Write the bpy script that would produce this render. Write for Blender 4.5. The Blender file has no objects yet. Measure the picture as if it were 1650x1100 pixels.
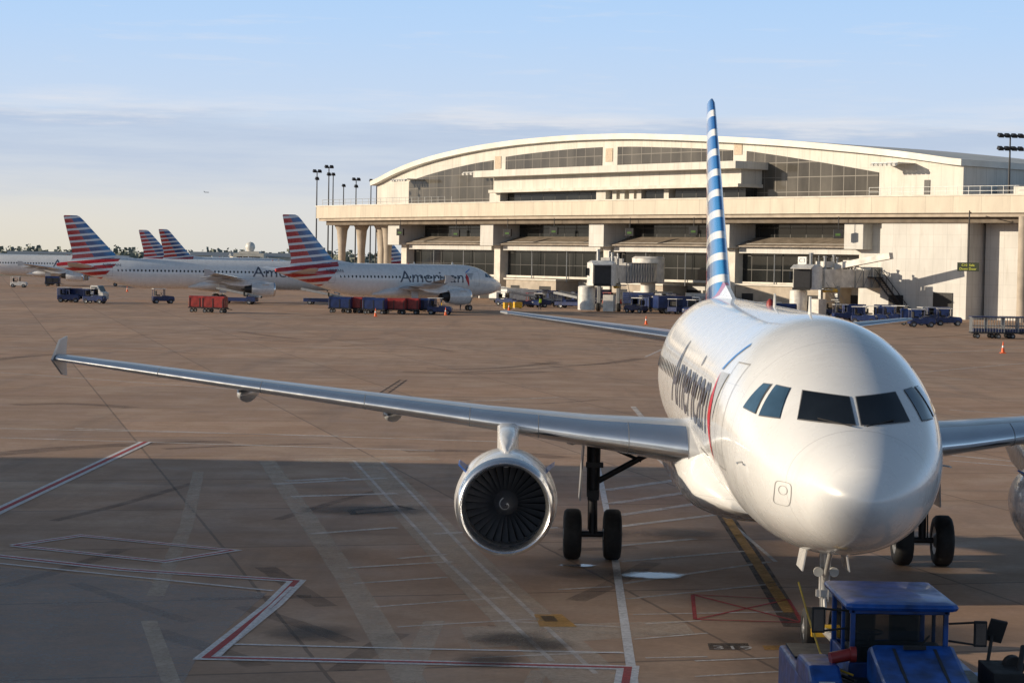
import bpy, math, random, bmesh
from math import radians, pi, sin, cos, sqrt
from mathutils import Vector, Matrix
random.seed(7)
S=bpy.context.scene; C=S.collection
# ---------------------------------------------------------------- survey (camera calibration -> world positions)
FPX=3450.; H=6.9; PIT=radians(2.224); ROLL=radians(1.0)
R=(Matrix.Rotation(pi/2-PIT,3,'X')@Matrix.Rotation(ROLL,3,'Z'))
RT=R.transposed(); CAM=Vector((0,0,H))
def ray(px,py): return R@Vector(((px-825)/FPX,-(py-550)/FPX,-1))
def gp(px,py,z=0.):
    d=ray(px,py); return CAM+d*((z-H)/d.z)
def proj(P):
    q=RT@(Vector(P)-CAM); return 825+FPX*q.x/-q.z, 550-FPX*q.y/-q.z
# ---------------------------------------------------------------- geometry helper
class Geo:
    def __init__(s): s.v=[];s.f=[];s.uv=[]
    def add(s,vs,fs,uvs=None):
        b=len(s.v); s.v+=[tuple(v) for v in vs]; s.f+=[tuple(i+b for i in f) for f in fs]
        s.uv+=list(uvs) if uvs else [(0,0)]*len(vs); return s
    def box(s,c,d,rz=0.,rx=0.,ry=0.,tx=1.,ty=1.):
        m=Matrix.Rotation(rz,3,'Z')@Matrix.Rotation(ry,3,'Y')@Matrix.Rotation(rx,3,'X'); vs=[]
        for z in(-.5,.5):
            kx,ky=(tx,ty) if z>0 else (1,1)
            for x,y in((-.5,-.5),(.5,-.5),(.5,.5),(-.5,.5)):
                vs.append(Vector(c)+m@Vector((x*d[0]*kx,y*d[1]*ky,z*d[2])))
        return s.add(vs,[(0,3,2,1),(4,5,6,7),(0,1,5,4),(1,2,6,5),(2,3,7,6),(3,0,4,7)])
    def cyl(s,p0,p1,r0,r1=None,n=12,cap=True):
        r1=r0 if r1 is None else r1; p0=Vector(p0);p1=Vector(p1); a=(p1-p0).normalized()
        u=a.orthogonal().normalized(); w=a.cross(u)
        rings=[[p+(u*cos(2*pi*i/n)+w*sin(2*pi*i/n))*r for i in range(n)] for p,r in((p0,r0),(p1,r1))]
        return s.loft(rings,cap)
    def rev(s,prof,axis='Y',c=(0,0,0),n=32,cap=False):
        rings=[]
        for a,r in prof:
            ring=[]
            for i in range(n):
                t=2*pi*i/n
                if axis=='Y': p=(r*sin(t),a,r*cos(t))
                elif axis=='X': p=(a,r*sin(t),r*cos(t))
                else: p=(r*cos(t),r*sin(t),a)
                ring.append(Vector(p)+Vector(c))
            rings.append(ring)
        return s.loft(rings,cap)
    def loft(s,rings,cap=True,closed=True,uvs=None):
        n=len(rings[0]); vs=[p for r in rings for p in r]; fs=[]
        for i in range(len(rings)-1):
            for j in range(n if closed else n-1):
                k=(j+1)%n; fs.append((i*n+j,i*n+k,(i+1)*n+k,(i+1)*n+j))
        if cap and closed:
            fs.append(tuple(range(n-1,-1,-1))); b=(len(rings)-1)*n; fs.append(tuple(b+i for i in range(n)))
        return s.add(vs,fs,uvs)
    def prism(s,poly,x0,x1):
        return s.loft([[(x0,a,b) for a,b in poly],[(x1,a,b) for a,b in poly]])
    def make(s,name,mat,par=None,smooth=True,world=False,bevel=0,ang=35,label=None,recalc=True,loc=None):
        off=par.matrix_basis.translation if (world and par) else Vector((0,0,0))
        me=bpy.data.meshes.new(name); me.from_pydata([tuple(Vector(v)-off) for v in s.v],[],s.f)
        if any(u!=(0,0) for u in s.uv):
            ul=me.uv_layers.new(name='UVMap')
            for lp in me.loops: ul.data[lp.index].uv=s.uv[lp.vertex_index]
        if recalc:
            bm=bmesh.new(); bm.from_mesh(me); bmesh.ops.recalc_face_normals(bm,faces=bm.faces); bm.to_mesh(me); bm.free()
        if smooth:
            me.shade_smooth(); me.set_sharp_from_angle(angle=radians(ang))
        o=bpy.data.objects.new(name,me); C.objects.link(o)
        if mat: me.materials.append(mat)
        if par: o.parent=par
        if loc: o.location=loc
        if bevel:
            b=o.modifiers.new('b','BEVEL'); b.width=bevel; b.segments=2; b.limit_method='ANGLE'
        if label: o['label']=label
        return o
def thing(name,label,cat,loc=(0,0,0),rz=0.,group=None):
    o=bpy.data.objects.new(name,None); C.objects.link(o); o.location=loc; o.rotation_euler=(0,0,rz)
    o.empty_display_size=.5
    o['label']=label; o['category']=cat
    if group: o['group']=group
    return o
# ---------------------------------------------------------------- materials
def newmat(name):
    m=bpy.data.materials.new(name); m.use_nodes=True; return m,m.node_tree,m.node_tree.nodes['Principled BSDF']
def setin(nt,sock,v):
    if isinstance(v,bpy.types.NodeSocket): nt.links.new(v,sock)
    elif isinstance(v,(tuple,list)) and len(v)==3 and sock.type=='RGBA': sock.default_value=(*v,1)
    else: sock.default_value=v
def mth(nt,op,a,b=0.,c=None):
    n=nt.nodes.new('ShaderNodeMath'); n.operation=op; setin(nt,n.inputs[0],a); setin(nt,n.inputs[1],b)
    if c is not None: setin(nt,n.inputs[2],c)
    return n.outputs[0]
def mix(nt,f,a,b,mode='MIX'):
    n=nt.nodes.new('ShaderNodeMix'); n.data_type='RGBA'; n.blend_type=mode
    setin(nt,n.inputs[0],f); setin(nt,n.inputs[6],a); setin(nt,n.inputs[7],b); return n.outputs[2]
def coord(nt,kind='Object',scale=(1,1,1),rot=(0,0,0)):
    t=nt.nodes.new('ShaderNodeTexCoord'); m=nt.nodes.new('ShaderNodeMapping')
    nt.links.new(t.outputs[kind],m.inputs[0]); m.inputs['Scale'].default_value=scale; m.inputs['Rotation'].default_value=rot
    return m.outputs[0]
def noise(nt,vec,scale,detail=4,rough=.55):
    n=nt.nodes.new('ShaderNodeTexNoise'); nt.links.new(vec,n.inputs['Vector']); n.inputs['Scale'].default_value=scale
    n.inputs['Detail'].default_value=detail; n.inputs['Roughness'].default_value=rough; return n.outputs[0]
def mrange(nt,v,a,b,c=0.,d=1.):
    n=nt.nodes.new('ShaderNodeMapRange'); setin(nt,n.inputs[0],v)
    for i,x in enumerate((a,b,c,d)): n.inputs[i+1].default_value=x
    return n.outputs[0]
def sep(nt,v):
    n=nt.nodes.new('ShaderNodeSeparateXYZ'); nt.links.new(v,n.inputs[0]); return n.outputs
def line(nt,v,period,width,off=0.):
    a=mth(nt,'FLOORED_MODULO',mth(nt,'ADD',v,off),period); return mth(nt,'LESS_THAN',a,width)
def bump(nt,b,h,st=.2,dist=.02):
    n=nt.nodes.new('ShaderNodeBump'); n.inputs['Strength'].default_value=st; n.inputs['Distance'].default_value=dist
    nt.links.new(h,n.inputs['Height']); nt.links.new(n.outputs[0],b.inputs['Normal'])
def mat(name,col,rough=.5,metal=0.,var=.12,sc=3.,coat=0.,emit=None,es=0.,ior=None):
    m,nt,b=newmat(name); v=coord(nt); n=noise(nt,v,sc)
    dark=tuple(c*(1-var*1.6) for c in col); lite=tuple(min(1,c*(1+var*.8)) for c in col)
    setin(nt,b.inputs['Base Color'],mix(nt,mrange(nt,n,.3,.7),dark,lite))
    setin(nt,b.inputs['Roughness'],mrange(nt,noise(nt,v,sc*2.3),.3,.7,max(.02,rough*.85),min(1,rough*1.15)))
    b.inputs['Metallic'].default_value=metal; b.inputs['Coat Weight'].default_value=coat
    if ior: b.inputs['IOR'].default_value=ior
    if emit: b.inputs['Emission Color'].default_value=(*emit,1); b.inputs['Emission Strength'].default_value=es
    return m
BLACK=mat('black_rubber',(.018,.018,.019),.75)
DARK=mat('dark_metal',(.035,.035,.038),.5,.3)
GREY=mat('grey_metal',(.32,.33,.34),.4,.4)
ALU=mat('bare_aluminium',(.86,.88,.91),.2,.95,.05,1.5)
STEEL=mat('strut_steel',(.5,.5,.5),.35,.5)
NAVY=mat('navy_paint',(.012,.03,.12),.4,0,.3,2,.2)
BLUE=mat('blue_paint',(.008,.075,.33),.42,0,.4,3,.15)
RED=mat('red_paint',(.30,.03,.025),.45,0,.3,2,.2)
WHITE=mat('white_paint',(.72,.71,.68),.4,0,.15,2,.2)
CREAM=mat('cream_paint',(.64,.60,.53),.6,0,.12,.7)
BEIGE=mat('beige_concrete',(.44,.38,.31),.8,0,.15,.6)
YEL=mat('yellow_paint',(.7,.42,.03),.5,0,.2)
ORANGE=mat('cone_orange',(.85,.13,.02),.5)
GLASSM=mat('dark_glass',(.012,.016,.022),.04,0,.3,1,0)
CKG=mat('cockpit_glass',(.045,.10,.17),.04,0,.3,1,0,None,0,1.8)  # blue base colour stands in for the sky reflected in the side panes
RUB=mat('window_seal',(.16,.16,.17),.5)
SEAM=mat('panel_seam',(.3,.3,.3),.5)
LAMP=mat('lamp_lens',(.5,.5,.48),.2)
GREEN=mat('green_display',(.07,.16,.03),.5,0,.2,20)
LETTER=mat('lettering_grey_blue',(.075,.085,.12),.3,0,.05,1,.3)
VEST=mat('hi_vis_vest',(.55,.8,.05),.7); CLOTH=mat('dark_cloth',(.03,.035,.06),.85)
E_BLUE=mat('emblem_blue',(.02,.2,.6),.3); E_RED=mat('emblem_red',(.55,.01,.02),.3); E_GREY=mat('emblem_grey',(.45,.47,.5),.3)
LINER=mat('liner',(.17,.17,.175),.4); FANM=mat('fan_metal',(.20,.20,.215),.42,.6); SPIN=mat('spinner',(.14,.14,.15),.4,.2)

def livery(name,sh,body,per=.66):
    m,nt,b=newmat(name); v=coord(nt); X=sep(nt,v); y=mth(nt,'SUBTRACT',X[1],sh); z=mth(nt,'SUBTRACT',X[2],3.88)
    zz=mth(nt,'ADD',z,mth(nt,'MULTIPLY',y,.10))
    red=(.45,.018,.022); sil=(.83,.84,.85); wht=(.70,.73,.77)
    if body:
        st=line(nt,zz,per,per*.6)
        reg=mth(nt,'GREATER_THAN',mth(nt,'ADD',y,mth(nt,'MULTIPLY',z,.9)),27.0)
        d=noise(nt,v,.9,5); base=mix(nt,mrange(nt,d,.35,.7),(.76,.77,.78),sil)
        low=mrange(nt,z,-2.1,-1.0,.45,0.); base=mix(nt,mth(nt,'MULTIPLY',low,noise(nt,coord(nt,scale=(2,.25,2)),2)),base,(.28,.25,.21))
        stk=mrange(nt,noise(nt,coord(nt,scale=(1.2,6,.35)),1.2,5,.6),.56,.75,0,.14); base=mix(nt,stk,base,(.38,.36,.34))
        pan=line(nt,X[1],2.65,.018,1.33)
        up=line(nt,X[2],1.27,.012,.35); up=mth(nt,'MULTIPLY',up,mth(nt,'GREATER_THAN',X[1],4.5))
        pan=mth(nt,'MULTIPLY',mth(nt,'MAXIMUM',pan,up),.3)
        base=mix(nt,pan,base,(.2,.2,.21))
        col=mix(nt,reg,base,mix(nt,st,wht,red))
    else:
        st=line(nt,zz,per,per*.66)
        bl=mth(nt,'LESS_THAN',y,mth(nt,'ADD',mth(nt,'MULTIPLY',z,.585),27.5))
        bl2=mix(nt,mrange(nt,z,2.,7.),(.05,.27,.60),(.025,.13,.40))
        le=mth(nt,'SUBTRACT',y,mth(nt,'ADD',mth(nt,'MULTIPLY',z,.953),23.4)); bl2=mix(nt,mrange(nt,le,.3,1.6),bl2,(.012,.05,.2))  # lighter blue along the leading edge: sky glare painted into the colour
        col=mix(nt,st,wht,mix(nt,bl,red,bl2))
    setin(nt,b.inputs['Base Color'],col)
    setin(nt,b.inputs['Roughness'],mrange(nt,noise(nt,v,2.2,5),.3,.7,.2,.36))
    b.inputs['Coat Weight'].default_value=.7; b.inputs['Coat Roughness'].default_value=.06
    bump(nt,b,noise(nt,v,.8,2),.05,.02)
    return m
WING=mat('wing_grey',(.5,.51,.53),.35,.15,.15,.8,.2)
NAC=mat('nacelle_paint',(.77,.77,.77),.28,.05,.08,1.2,.5)

def panelmat(name,col,pu,pv,lw=.05,dk=.6,rough=.55):
    m,nt,b=newmat(name); t=nt.nodes.new('ShaderNodeTexCoord'); X=sep(nt,t.outputs['UV'])
    L=mth(nt,'MAXIMUM',line(nt,X[0],pu,lw),mth(nt,'MULTIPLY',line(nt,X[1],pv,lw,.3),.5))
    c=nt.nodes.new('ShaderNodeCombineXYZ'); setin(nt,c.inputs[0],mth(nt,'FLOOR',mth(nt,'DIVIDE',X[0],pu))); setin(nt,c.inputs[1],mth(nt,'FLOOR',mth(nt,'DIVIDE',mth(nt,'ADD',X[1],.3),pv)))
    w=nt.nodes.new('ShaderNodeTexWhiteNoise'); nt.links.new(c.outputs[0],w.inputs[0])
    n=noise(nt,coord(nt,scale=(1,1,.3)),.5,5); n2=noise(nt,coord(nt,scale=(1,1,.12)),2.2,5,.65)
    base=mix(nt,mrange(nt,n,.3,.75),tuple(x*.78 for x in col),col)
    base=mix(nt,mth(nt,'MULTIPLY',w.outputs[0],.16),base,tuple(x*.55 for x in col))
    base=mix(nt,mrange(nt,n2,.52,.75,0,.35),base,(.3,.26,.21))
    setin(nt,b.inputs['Base Color'],mix(nt,mth(nt,'MULTIPLY',L,dk),base,tuple(x*.3 for x in col)))
    b.inputs['Roughness'].default_value=rough; return m
def glassmat(name,col,pu,pv,lw,frame,rough=.1,vr=.5):
    m,nt,b=newmat(name); t=nt.nodes.new('ShaderNodeTexCoord'); X=sep(nt,t.outputs['UV'])
    L=mth(nt,'MAXIMUM',line(nt,X[0],pu,lw),line(nt,X[1],pv,lw,.2))
    c=nt.nodes.new('ShaderNodeCombineXYZ'); setin(nt,c.inputs[0],mth(nt,'FLOOR',mth(nt,'DIVIDE',X[0],pu))); setin(nt,c.inputs[1],mth(nt,'FLOOR',mth(nt,'DIVIDE',mth(nt,'ADD',X[1],.2),pv)))
    w=nt.nodes.new('ShaderNodeTexWhiteNoise'); nt.links.new(c.outputs[0],w.inputs[0])
    g=mix(nt,mth(nt,'MULTIPLY',w.outputs[0],vr),col,tuple(x*2.2 for x in col))
    n=noise(nt,coord(nt,scale=(1,1,.35)),.22,4); g=mix(nt,mrange(nt,n,.4,.65,0,.7),g,tuple(x*.4 for x in col))
    setin(nt,b.inputs['Base Color'],mix(nt,L,g,frame)); setin(nt,b.inputs['Roughness'],mth(nt,'ADD',mth(nt,'MULTIPLY',L,.4),rough))
    return m
WALL=panelmat('cream_wall_panels',(.70,.67,.61),2.4,3.0,.09,.35)
WALLW=panelmat('white_wall_panels',(.64,.63,.60),2.4,1.6,.08,.3)
FASC=panelmat('cream_fascia',(.65,.58,.47),4.8,30,.1,.45)
GL1=glassmat('arch_glass',(.095,.087,.075),2.4,2.2,.11,(.16,.145,.125),.1,.3)
GL2=glassmat('band_glass',(.013,.014,.014),3.2,2.0,.10,(.035,.032,.03),.06,.9)

# ---------------------------------------------------------------- airliner
def pchip(xs,ys):
    n=len(xs); h=[xs[i+1]-xs[i] for i in range(n-1)]; d=[(ys[i+1]-ys[i])/h[i] for i in range(n-1)]
    m=[d[0]]+[0]*(n-2)+[d[-1]]
    for i in range(1,n-1):
        if d[i-1]*d[i]>0:
            w1=2*h[i]+h[i-1]; w2=h[i]+2*h[i-1]; m[i]=(w1+w2)/(w1/d[i-1]+w2/d[i])
    def f(x):
        if x<=xs[0]: return ys[0]
        if x>=xs[-1]: return ys[-1]
        i=0
        while x>xs[i+1]: i+=1
        t=(x-xs[i])/h[i]
        return ys[i]*(1+2*t)*(1-t)**2+h[i]*m[i]*t*(1-t)**2+ys[i+1]*t*t*(3-2*t)+h[i]*m[i+1]*t*t*(t-1)
    return f
HY=[0,.1,.3,.6,1,1.5,2,2.5,3,3.5,4,5,6,7.5,21.5,23,25,27,29,31,33,33.84]
HT=[-.66,-.44,-.24,-.03,.19,.44,.73,1.03,1.31,1.53,1.69,1.91,2.03,2.07,2.07,2.07,2.06,2.02,1.92,1.72,1.42,1.25]
HB=[-.66,-.88,-1.08,-1.28,-1.46,-1.62,-1.73,-1.82,-1.89,-1.95,-2.0,-2.05,-2.07,-2.07,-2.07,-1.98,-1.6,-1.08,-.52,.02,.6,.9]
HW=[0,.26,.50,.75,1.0,1.24,1.43,1.57,1.68,1.76,1.83,1.92,1.96,1.975,1.975,1.94,1.76,1.48,1.15,.78,.38,.16]
HC=[-.66,-.66,-.64,-.6,-.55,-.48,-.4,-.33,-.26,-.2,-.14,-.05,0,0,0,.05,.2,.4,.65,.88,1.0,1.08]
Q=[sqrt(y) for y in HY]; fT,fB,fW,fC=[pchip(Q,t) for t in(HT,HB,HW,HC)]
ZC=3.88
def sect(y):
    q=sqrt(max(0,y)); return fW(q),fT(q),fB(q),fC(q)
def hx(y,z):
    w,t,b,c=sect(y); h=(t-c) if z>c else (c-b)
    if h<=1e-6: return -1
    k=1-((z-c)/h)**2
    return w*sqrt(k) if k>0 else -1
def hy(x,z):
    lo,hi=0.,7.
    for _ in range(40):
        m=(lo+hi)/2
        if hx(m,z)>=abs(x): hi=m
        else: lo=m
    return hi
def text_mesh(txt,size):
    cu=bpy.data.curves.new('t','FONT'); cu.body=txt; cu.size=size; cu.resolution_u=4
    o=bpy.data.objects.new('t',cu); C.objects.link(o); dg=bpy.context.evaluated_depsgraph_get(); dg.update()
    me=bpy.data.meshes.new_from_object(o.evaluated_get(dg)); bpy.data.objects.remove(o); return me
def wrap_text(par,txt,yfront,yback,z0,height,sh,mat_,name='livery_lettering'):
    me=text_mesh(txt,1.); bm=bmesh.new(); bm.from_mesh(me)
    xs=[v.co.x for v in bm.verts]; ys=[v.co.y for v in bm.verts]; x0,x1=min(xs),max(xs); yb,yt=0,max(ys)
    for k in range(1,14):
        zz=yb+(yt-yb)*k/14; bmesh.ops.bisect_plane(bm,geom=bm.verts[:]+bm.edges[:]+bm.faces[:],plane_co=(0,zz,0),plane_no=(0,1,0))
    for v in bm.verts:
        y=yback+(yfront-yback)*(v.co.x-x0)/(x1-x0); z=z0+height*v.co.y/yt
        v.co=(-hx(min(y,21) if sh==0 else y-sh,z)-.012,y,z+ZC)
    bm.to_mesh(me); bm.free(); me.name=name; me.materials.append(mat_)
    o=bpy.data.objects.new(name,me); C.objects.link(o); o.parent=par; return o
def hullpatch(par,name,pts,mat_,off=.012,front=False,sgn=-1,sh=0,nu=8,nv=6):
    g=Geo(); grid=[]
    for i in range(nu+1):
        u=i/nu; row=[]
        for j in range(nv+1):
            v=j/nv
            a=[(pts[0][k]*(1-u)+pts[1][k]*u)*(1-v)+(pts[3][k]*(1-u)+pts[2][k]*u)*v for k in(0,1)]
            if front:
                x,z=a; y=hy(x,z); P=Vector((x,y,z))
            else:
                y,z=a; P=Vector((sgn*hx(y-sh,z),y,z))
            w,t,b,c=sect(P.y-sh if not front else P.y)
            if front: d=Vector((P.x*.6,-1.0,.9)).normalized()
            else: d=Vector((P.x,-.25 if P.y<6 else 0,(z-c)*.9)).normalized()
            P=P+d*off; row.append((P.x,P.y,P.z+ZC))
        grid.append(row)
    g.loft(grid,False,False); return g.make(name,mat_,par,ang=60)
def grow(pts,k):
    cx=sum(p[0] for p in pts)/4; cy=sum(p[1] for p in pts)/4
    return [(p[0]+math.copysign(k,p[0]-cx),p[1]+math.copysign(k,p[1]-cy)) for p in pts]
def hull_line(par,name,pts,w,mat_,sgn=-1,sh=0,off=.006,front=False):
    g=Geo()
    for a,b in zip(pts[:-1],pts[1:]):
        L=math.hypot(b[0]-a[0],b[1]-a[1]); n=max(2,int(L/.12)); nx,ny=-(b[1]-a[1])/L*w/2,(b[0]-a[0])/L*w/2; rows=[]
        for i in range(n+1):
            t=i/n; y=a[0]+(b[0]-a[0])*t; z=a[1]+(b[1]-a[1])*t; r=[]
            for s_ in(-1,1):
                yy=y+nx*s_; zz=z+ny*s_
                if front: r.append((yy,hy(yy,zz)-.01,zz+ZC))
                else: r.append((sgn*(hx(yy-sh,zz)+off),yy,zz+ZC))
            rows.append(r)
        g.loft(rows,False,False)
    return g.make(name,mat_,par)
def naca(x,t): return 5*t*(.2969*sqrt(x)-.126*x-.3516*x*x+.2843*x**3-.1036*x**4)
XS=[0,.004,.015,.04,.08,.13,.2,.3,.4,.55,.7,.85,1.]
def foil(le,ch,z,tk,camb=.3):
    up=[(le+x*ch,z+naca(x,tk/ch)*ch*(1+camb)) for x in XS]; lo=[(le+x*ch,z-naca(x,tk/ch)*ch*(1-camb*.5)) for x in XS]
    return up[::-1]+lo[1:]
def airliner(name,label,loc,rz,sf=0.,sa=0.,main=False,group='parked airliners'):
    root=thing(name,label,'airplane',loc,rz,group)
    per=.66 if main else .84
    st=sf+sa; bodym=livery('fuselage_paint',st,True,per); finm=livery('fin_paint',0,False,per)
    nseg=72 if main else 40
    ys=[(i/34.*sqrt(7.5))**2 for i in range(0,35)]+[9+st*.3,12+st*.4,15+st*.5,18+st*.8,21.5+st]+[21.5+st+12.34*i/16 for i in range(1,17)]
    g=Geo(); rings=[]
    for y in ys:
        yb=y if y<=7.5 else (max(7.5,y-st) if y>=21.4+st else 10.)
        w,t,b,c=sect(yb)
        if y==0: w,t,b=.01,c+.01,c-.01
        rings.append([(w*sin(a),y,ZC+c+((t-c) if cos(a)>0 else (c-b))*cos(a)) for a in [2*pi*i/nseg for i in range(nseg)]])
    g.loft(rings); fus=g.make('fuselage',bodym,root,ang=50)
    g=Geo(); rings=[]
    for y,w,zt,zb in((9.3,1.3,-1.6,-2.0),(10.2,1.95,-.9,-2.22),(11.5,2.18,-.5,-2.4),(14,2.22,-.45,-2.45),(17,2.2,-.5,-2.42),(19,1.95,-.9,-2.25),(20.6,1.2,-1.6,-2.0)):
        zc=(zt+zb)/2; hh=(zt-zb)/2
        rings.append([(w*math.copysign(abs(sin(a))**.8,sin(a)),y+sf,ZC+zc+hh*math.copysign(abs(cos(a))**.85,cos(a))) for a in [2*pi*i/40 for i in range(40)]])
    g.loft(rings); g.make('belly_fairing',bodym,root,ang=60)
    W1=[(-.91,.47),(-.05,.43),(-.06,.83),(-.76,.90)]
    for s_ in(-1,1):
        p=[(-x if s_>0 else x,z) for x,z in W1]
        hullpatch(root,'window_seal',grow(p,.014),RUB,.012,True); hullpatch(root,'cockpit_window',p,GLASSM,.02,True)
        for q in([(2.30,.46),(2.86,.46),(3.12,.95),(2.78,.92)],[(3.02,.48),(3.66,.54),(3.50,.95),(3.26,.95)]):
            hullpatch(root,'window_seal',grow(q,.014),RUB,.012,False,s_); hullpatch(root,'cockpit_window',q,CKG,.02,False,s_)
    n=10; o=[]
    for i in range(n):
        a=2*pi*i/n; o.append((cos(a)*.12,sin(a)*.17))
    for sgn in((-1,1) if main else (-1,)):
        first=None; y=6.9
        while y<27.5+st-1.5:
            if first is None:
                g=Geo(); g.add([(sgn*(hx(10,.42+b)+.008),a,ZC+.42+b) for a,b in o],[tuple(range(n))]); first=g.make('cabin_window',GLASSM,root,recalc=False,smooth=False); first.location=(0,y,0)
            else:
                c=first.copy(); C.objects.link(c); c.location=(0,y,0)
                yb=y-st
                if yb>21.5: c.scale=(hx(yb,.42)/hx(10,.42),1,1)
            y+=.533
    for (ya,yc,za,zb) in((4.75,5.6,-.65,1.22),(26.3+st,27.1+st,-.4,1.2)):
        for sgn in((-1,1) if main else (-1,)):
            s0=0 if ya<10 else st
            hull_line(root,'cabin_door',[(ya,za),(yc,za),(yc,zb),(ya,zb),(ya,za)],.022,SEAM,sgn,s0)
    if main:
        hull_line(root,'cargo_door',[(8.0,-1.75),(9.8,-1.75),(9.8,-.7),(8.0,-.7),(8.0,-1.75)],.025,SEAM,-1)
        def rr_(cx,cz,a_,b_,pw,n=24): return [(cx+a_*math.copysign(abs(cos(t))**pw,cos(t)),cz+b_*math.copysign(abs(sin(t))**pw,sin(t))) for t in [2*pi*i/n for i in range(n+1)]]
        hull_line(root,'service_panel',rr_(-1.2,-.70,.105,.2,.4),.010,SEAM,front=True); hull_line(root,'service_panel',rr_(-1.2,-.64,.055,.075,1.),.008,SEAM,front=True)
        for s_ in(-1,1):
            g=Geo(); X=hx(3.1,-.35); g.cyl((s_*X,3.1,ZC-.35),(s_*(X+.1),3.05,ZC-.36),.016); g.cyl((s_*(X+.1),3.08,ZC-.36),(s_*(X+.1),2.9,ZC-.36),.012); g.make('pitot_probe',STEEL,root)
        for s_ in(-1,1):
            g=Geo(); a=Vector((s_*.12,hy(.12,.40)-.05,ZC+.42)); b=Vector((s_*.62,hy(.62,.50)-.06,ZC+.51)); g.cyl(a,b,.012,n=6); g.make('wiper',DARK,root)
    dt=.6 if sf>3 else 0
    wrap_text(root,'American',7.3+dt,17.0+dt,-.22,1.42,0,LETTER)
    hullpatch(root,'livery_emblem',[(6.75+dt,1.02),(6.98+dt,1.02),(6.0+dt,1.55),(5.9+dt,1.50)],E_BLUE,.012,nu=8,nv=10)
    hullpatch(root,'livery_emblem',[(6.35+dt,-.72),(6.95+dt,.15),(6.85+dt,.98),(6.5+dt,.5)],E_RED,.012,nu=8,nv=10)
    hullpatch(root,'livery_emblem',[(6.1+dt,.1),(6.45+dt,.55),(6.72+dt,.98),(5.7+dt,1.0)],E_GREY,.012,nu=8,nv=10)
    if not main: wrap_text(root,'N986AN',25.2+st,27.6+st,.95,.36,st,LETTER,'registration_lettering')
    for s_ in(-1,1):
        stn=[(.8,10.6,6.8,-1.02,.95),(2.0,11.15,6.0,-.93,.85),(4.0,12.2,4.95,-.76,.6),(6.3,13.35,3.95,-.55,.44),(9.,14.77,3.25,-.31,.34),(12.,16.35,2.55,-.05,.26),(15.,17.9,1.9,.22,.2),(16.85,18.9,1.5,.38,.15)]
        g=Geo(); g.loft([[(s_*b,a+sf,ZC+c) for a,c in foil(le,ch,z,tk)] for b,le,ch,z,tk in stn]); w=g.make('wing',WING,root,ang=40)
        g=Geo(); rr=[]
        for b,le,ch,z,tk in stn[1:]:
            P=foil(le,ch,z,tk); k=[p for p in P if (p[0]-le)/ch<=.132]
            rr.append([(s_*b,a+sf-.012,ZC+z+(c-z)*1.03+(0.004 if c>z else -.004)) for a,c in k])
        g.loft(rr,False,False); g.make('leading_edge_slat',ALU,w,ang=60)
        if main:
            for b in(3.2,5.1,6.6,9.0,11.5,14.1):
                g=Geo(); i=0
                while stn[i+1][0]<b: i+=1
                t=(b-stn[i][0])/(stn[i+1][0]-stn[i][0]); v=[stn[i][k]*(1-t)+stn[i+1][k]*t for k in range(5)]
                P=foil(v[1],v[2],v[3],v[4]); k=[p for p in P if (p[0]-v[1])/v[2]<=.132]
                g.loft([[(s_*(b+o_),a+sf-.018,ZC+v[3]+(c-v[3])*1.04+(0.006 if c>v[3] else -.006)) for a,c in k] for o_ in(-.009,.009)],False,False); g.make('slat_joint',GREY,w)
        g=Geo(); g.loft([[(s_*(16.88+o_),y+sf,ZC+z) for y,z in((18.75,.36),(19.6,.82),(20.4,.88),(20.25,.42),(20.4,-.1),(19.9,-.05))] for o_ in(0,.05)]); g.make('wingtip_fence',WING,w)
        for b,le,ch,z,_ in((4.3,14.5,4.3,-.95,0),(8.5,15.6,3.9,-.57,0),(12.1,17.2,3.1,-.26,0)):
            g=Geo(); g.rev([(0,.02),(.3,.13),(ch*.35,.24),(ch*.65,.2),(ch*.9,.1),(ch,.02)],'Y',(s_*b,le+sf,ZC+z-.05),14,True); g.make('flap_track_fairing',WING,w)
        ex,ey,ez=s_*5.75,9.15+sf,1.96
        cx=(ex,ey,ez)
        g=Geo(); g.rev([(.25,.985),(.5,1.01),(1.1,1.05),(1.9,1.04),(2.7,.95),(3.3,.84),(3.3,.80),(2.8,.82)],'Y',cx,48); eng=g.make('engine_nacelle',NAC,root,ang=40)
        g=Geo(); g.rev([(.42,.80),(.28,.80),(.12,.825),(.03,.865),(0,.9),(.02,.93),(.08,.955),(.26,.988)],'Y',cx,48); g.make('inlet_lip',ALU,eng,ang=70)
        g=Geo(); g.rev([(.41,.802),(.7,.81),(1.05,.83)],'Y',cx,48); g.make('inlet_liner',LINER,eng)
        g=Geo(); g.rev([(1.25,.83),(1.25,.05)],'Y',cx,32); g.make('fan_case',BLACK,eng)
        g=Geo(); nb=30 if main else 12
        for i in range(nb):
            a=2*pi*i/nb; rows=[]
            for k in range(6):
                r=.24+.575*k/5; tw=radians(35+25*k/5); ch=.10+.07*k/5
                c0=Vector((sin(a),0,cos(a)))*r; tan=Vector((cos(a),0,-sin(a)))
                d=(tan*sin(tw)+Vector((0,cos(tw),0)))*ch*.5
                rows.append([c0-d+Vector((ex,ey+1.0,ez)),c0+d+Vector((ex,ey+1.0,ez))])
            g.loft(rows,False,False)
        g.make('fan_blades',FANM,eng,recalc=False)
        g=Geo(); g.rev([(.52,.01),(.58,.07),(.7,.14),(.85,.21),(1.0,.26)],'Y',cx,24); sp_=g.make('spinner',SPIN,eng)
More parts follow.
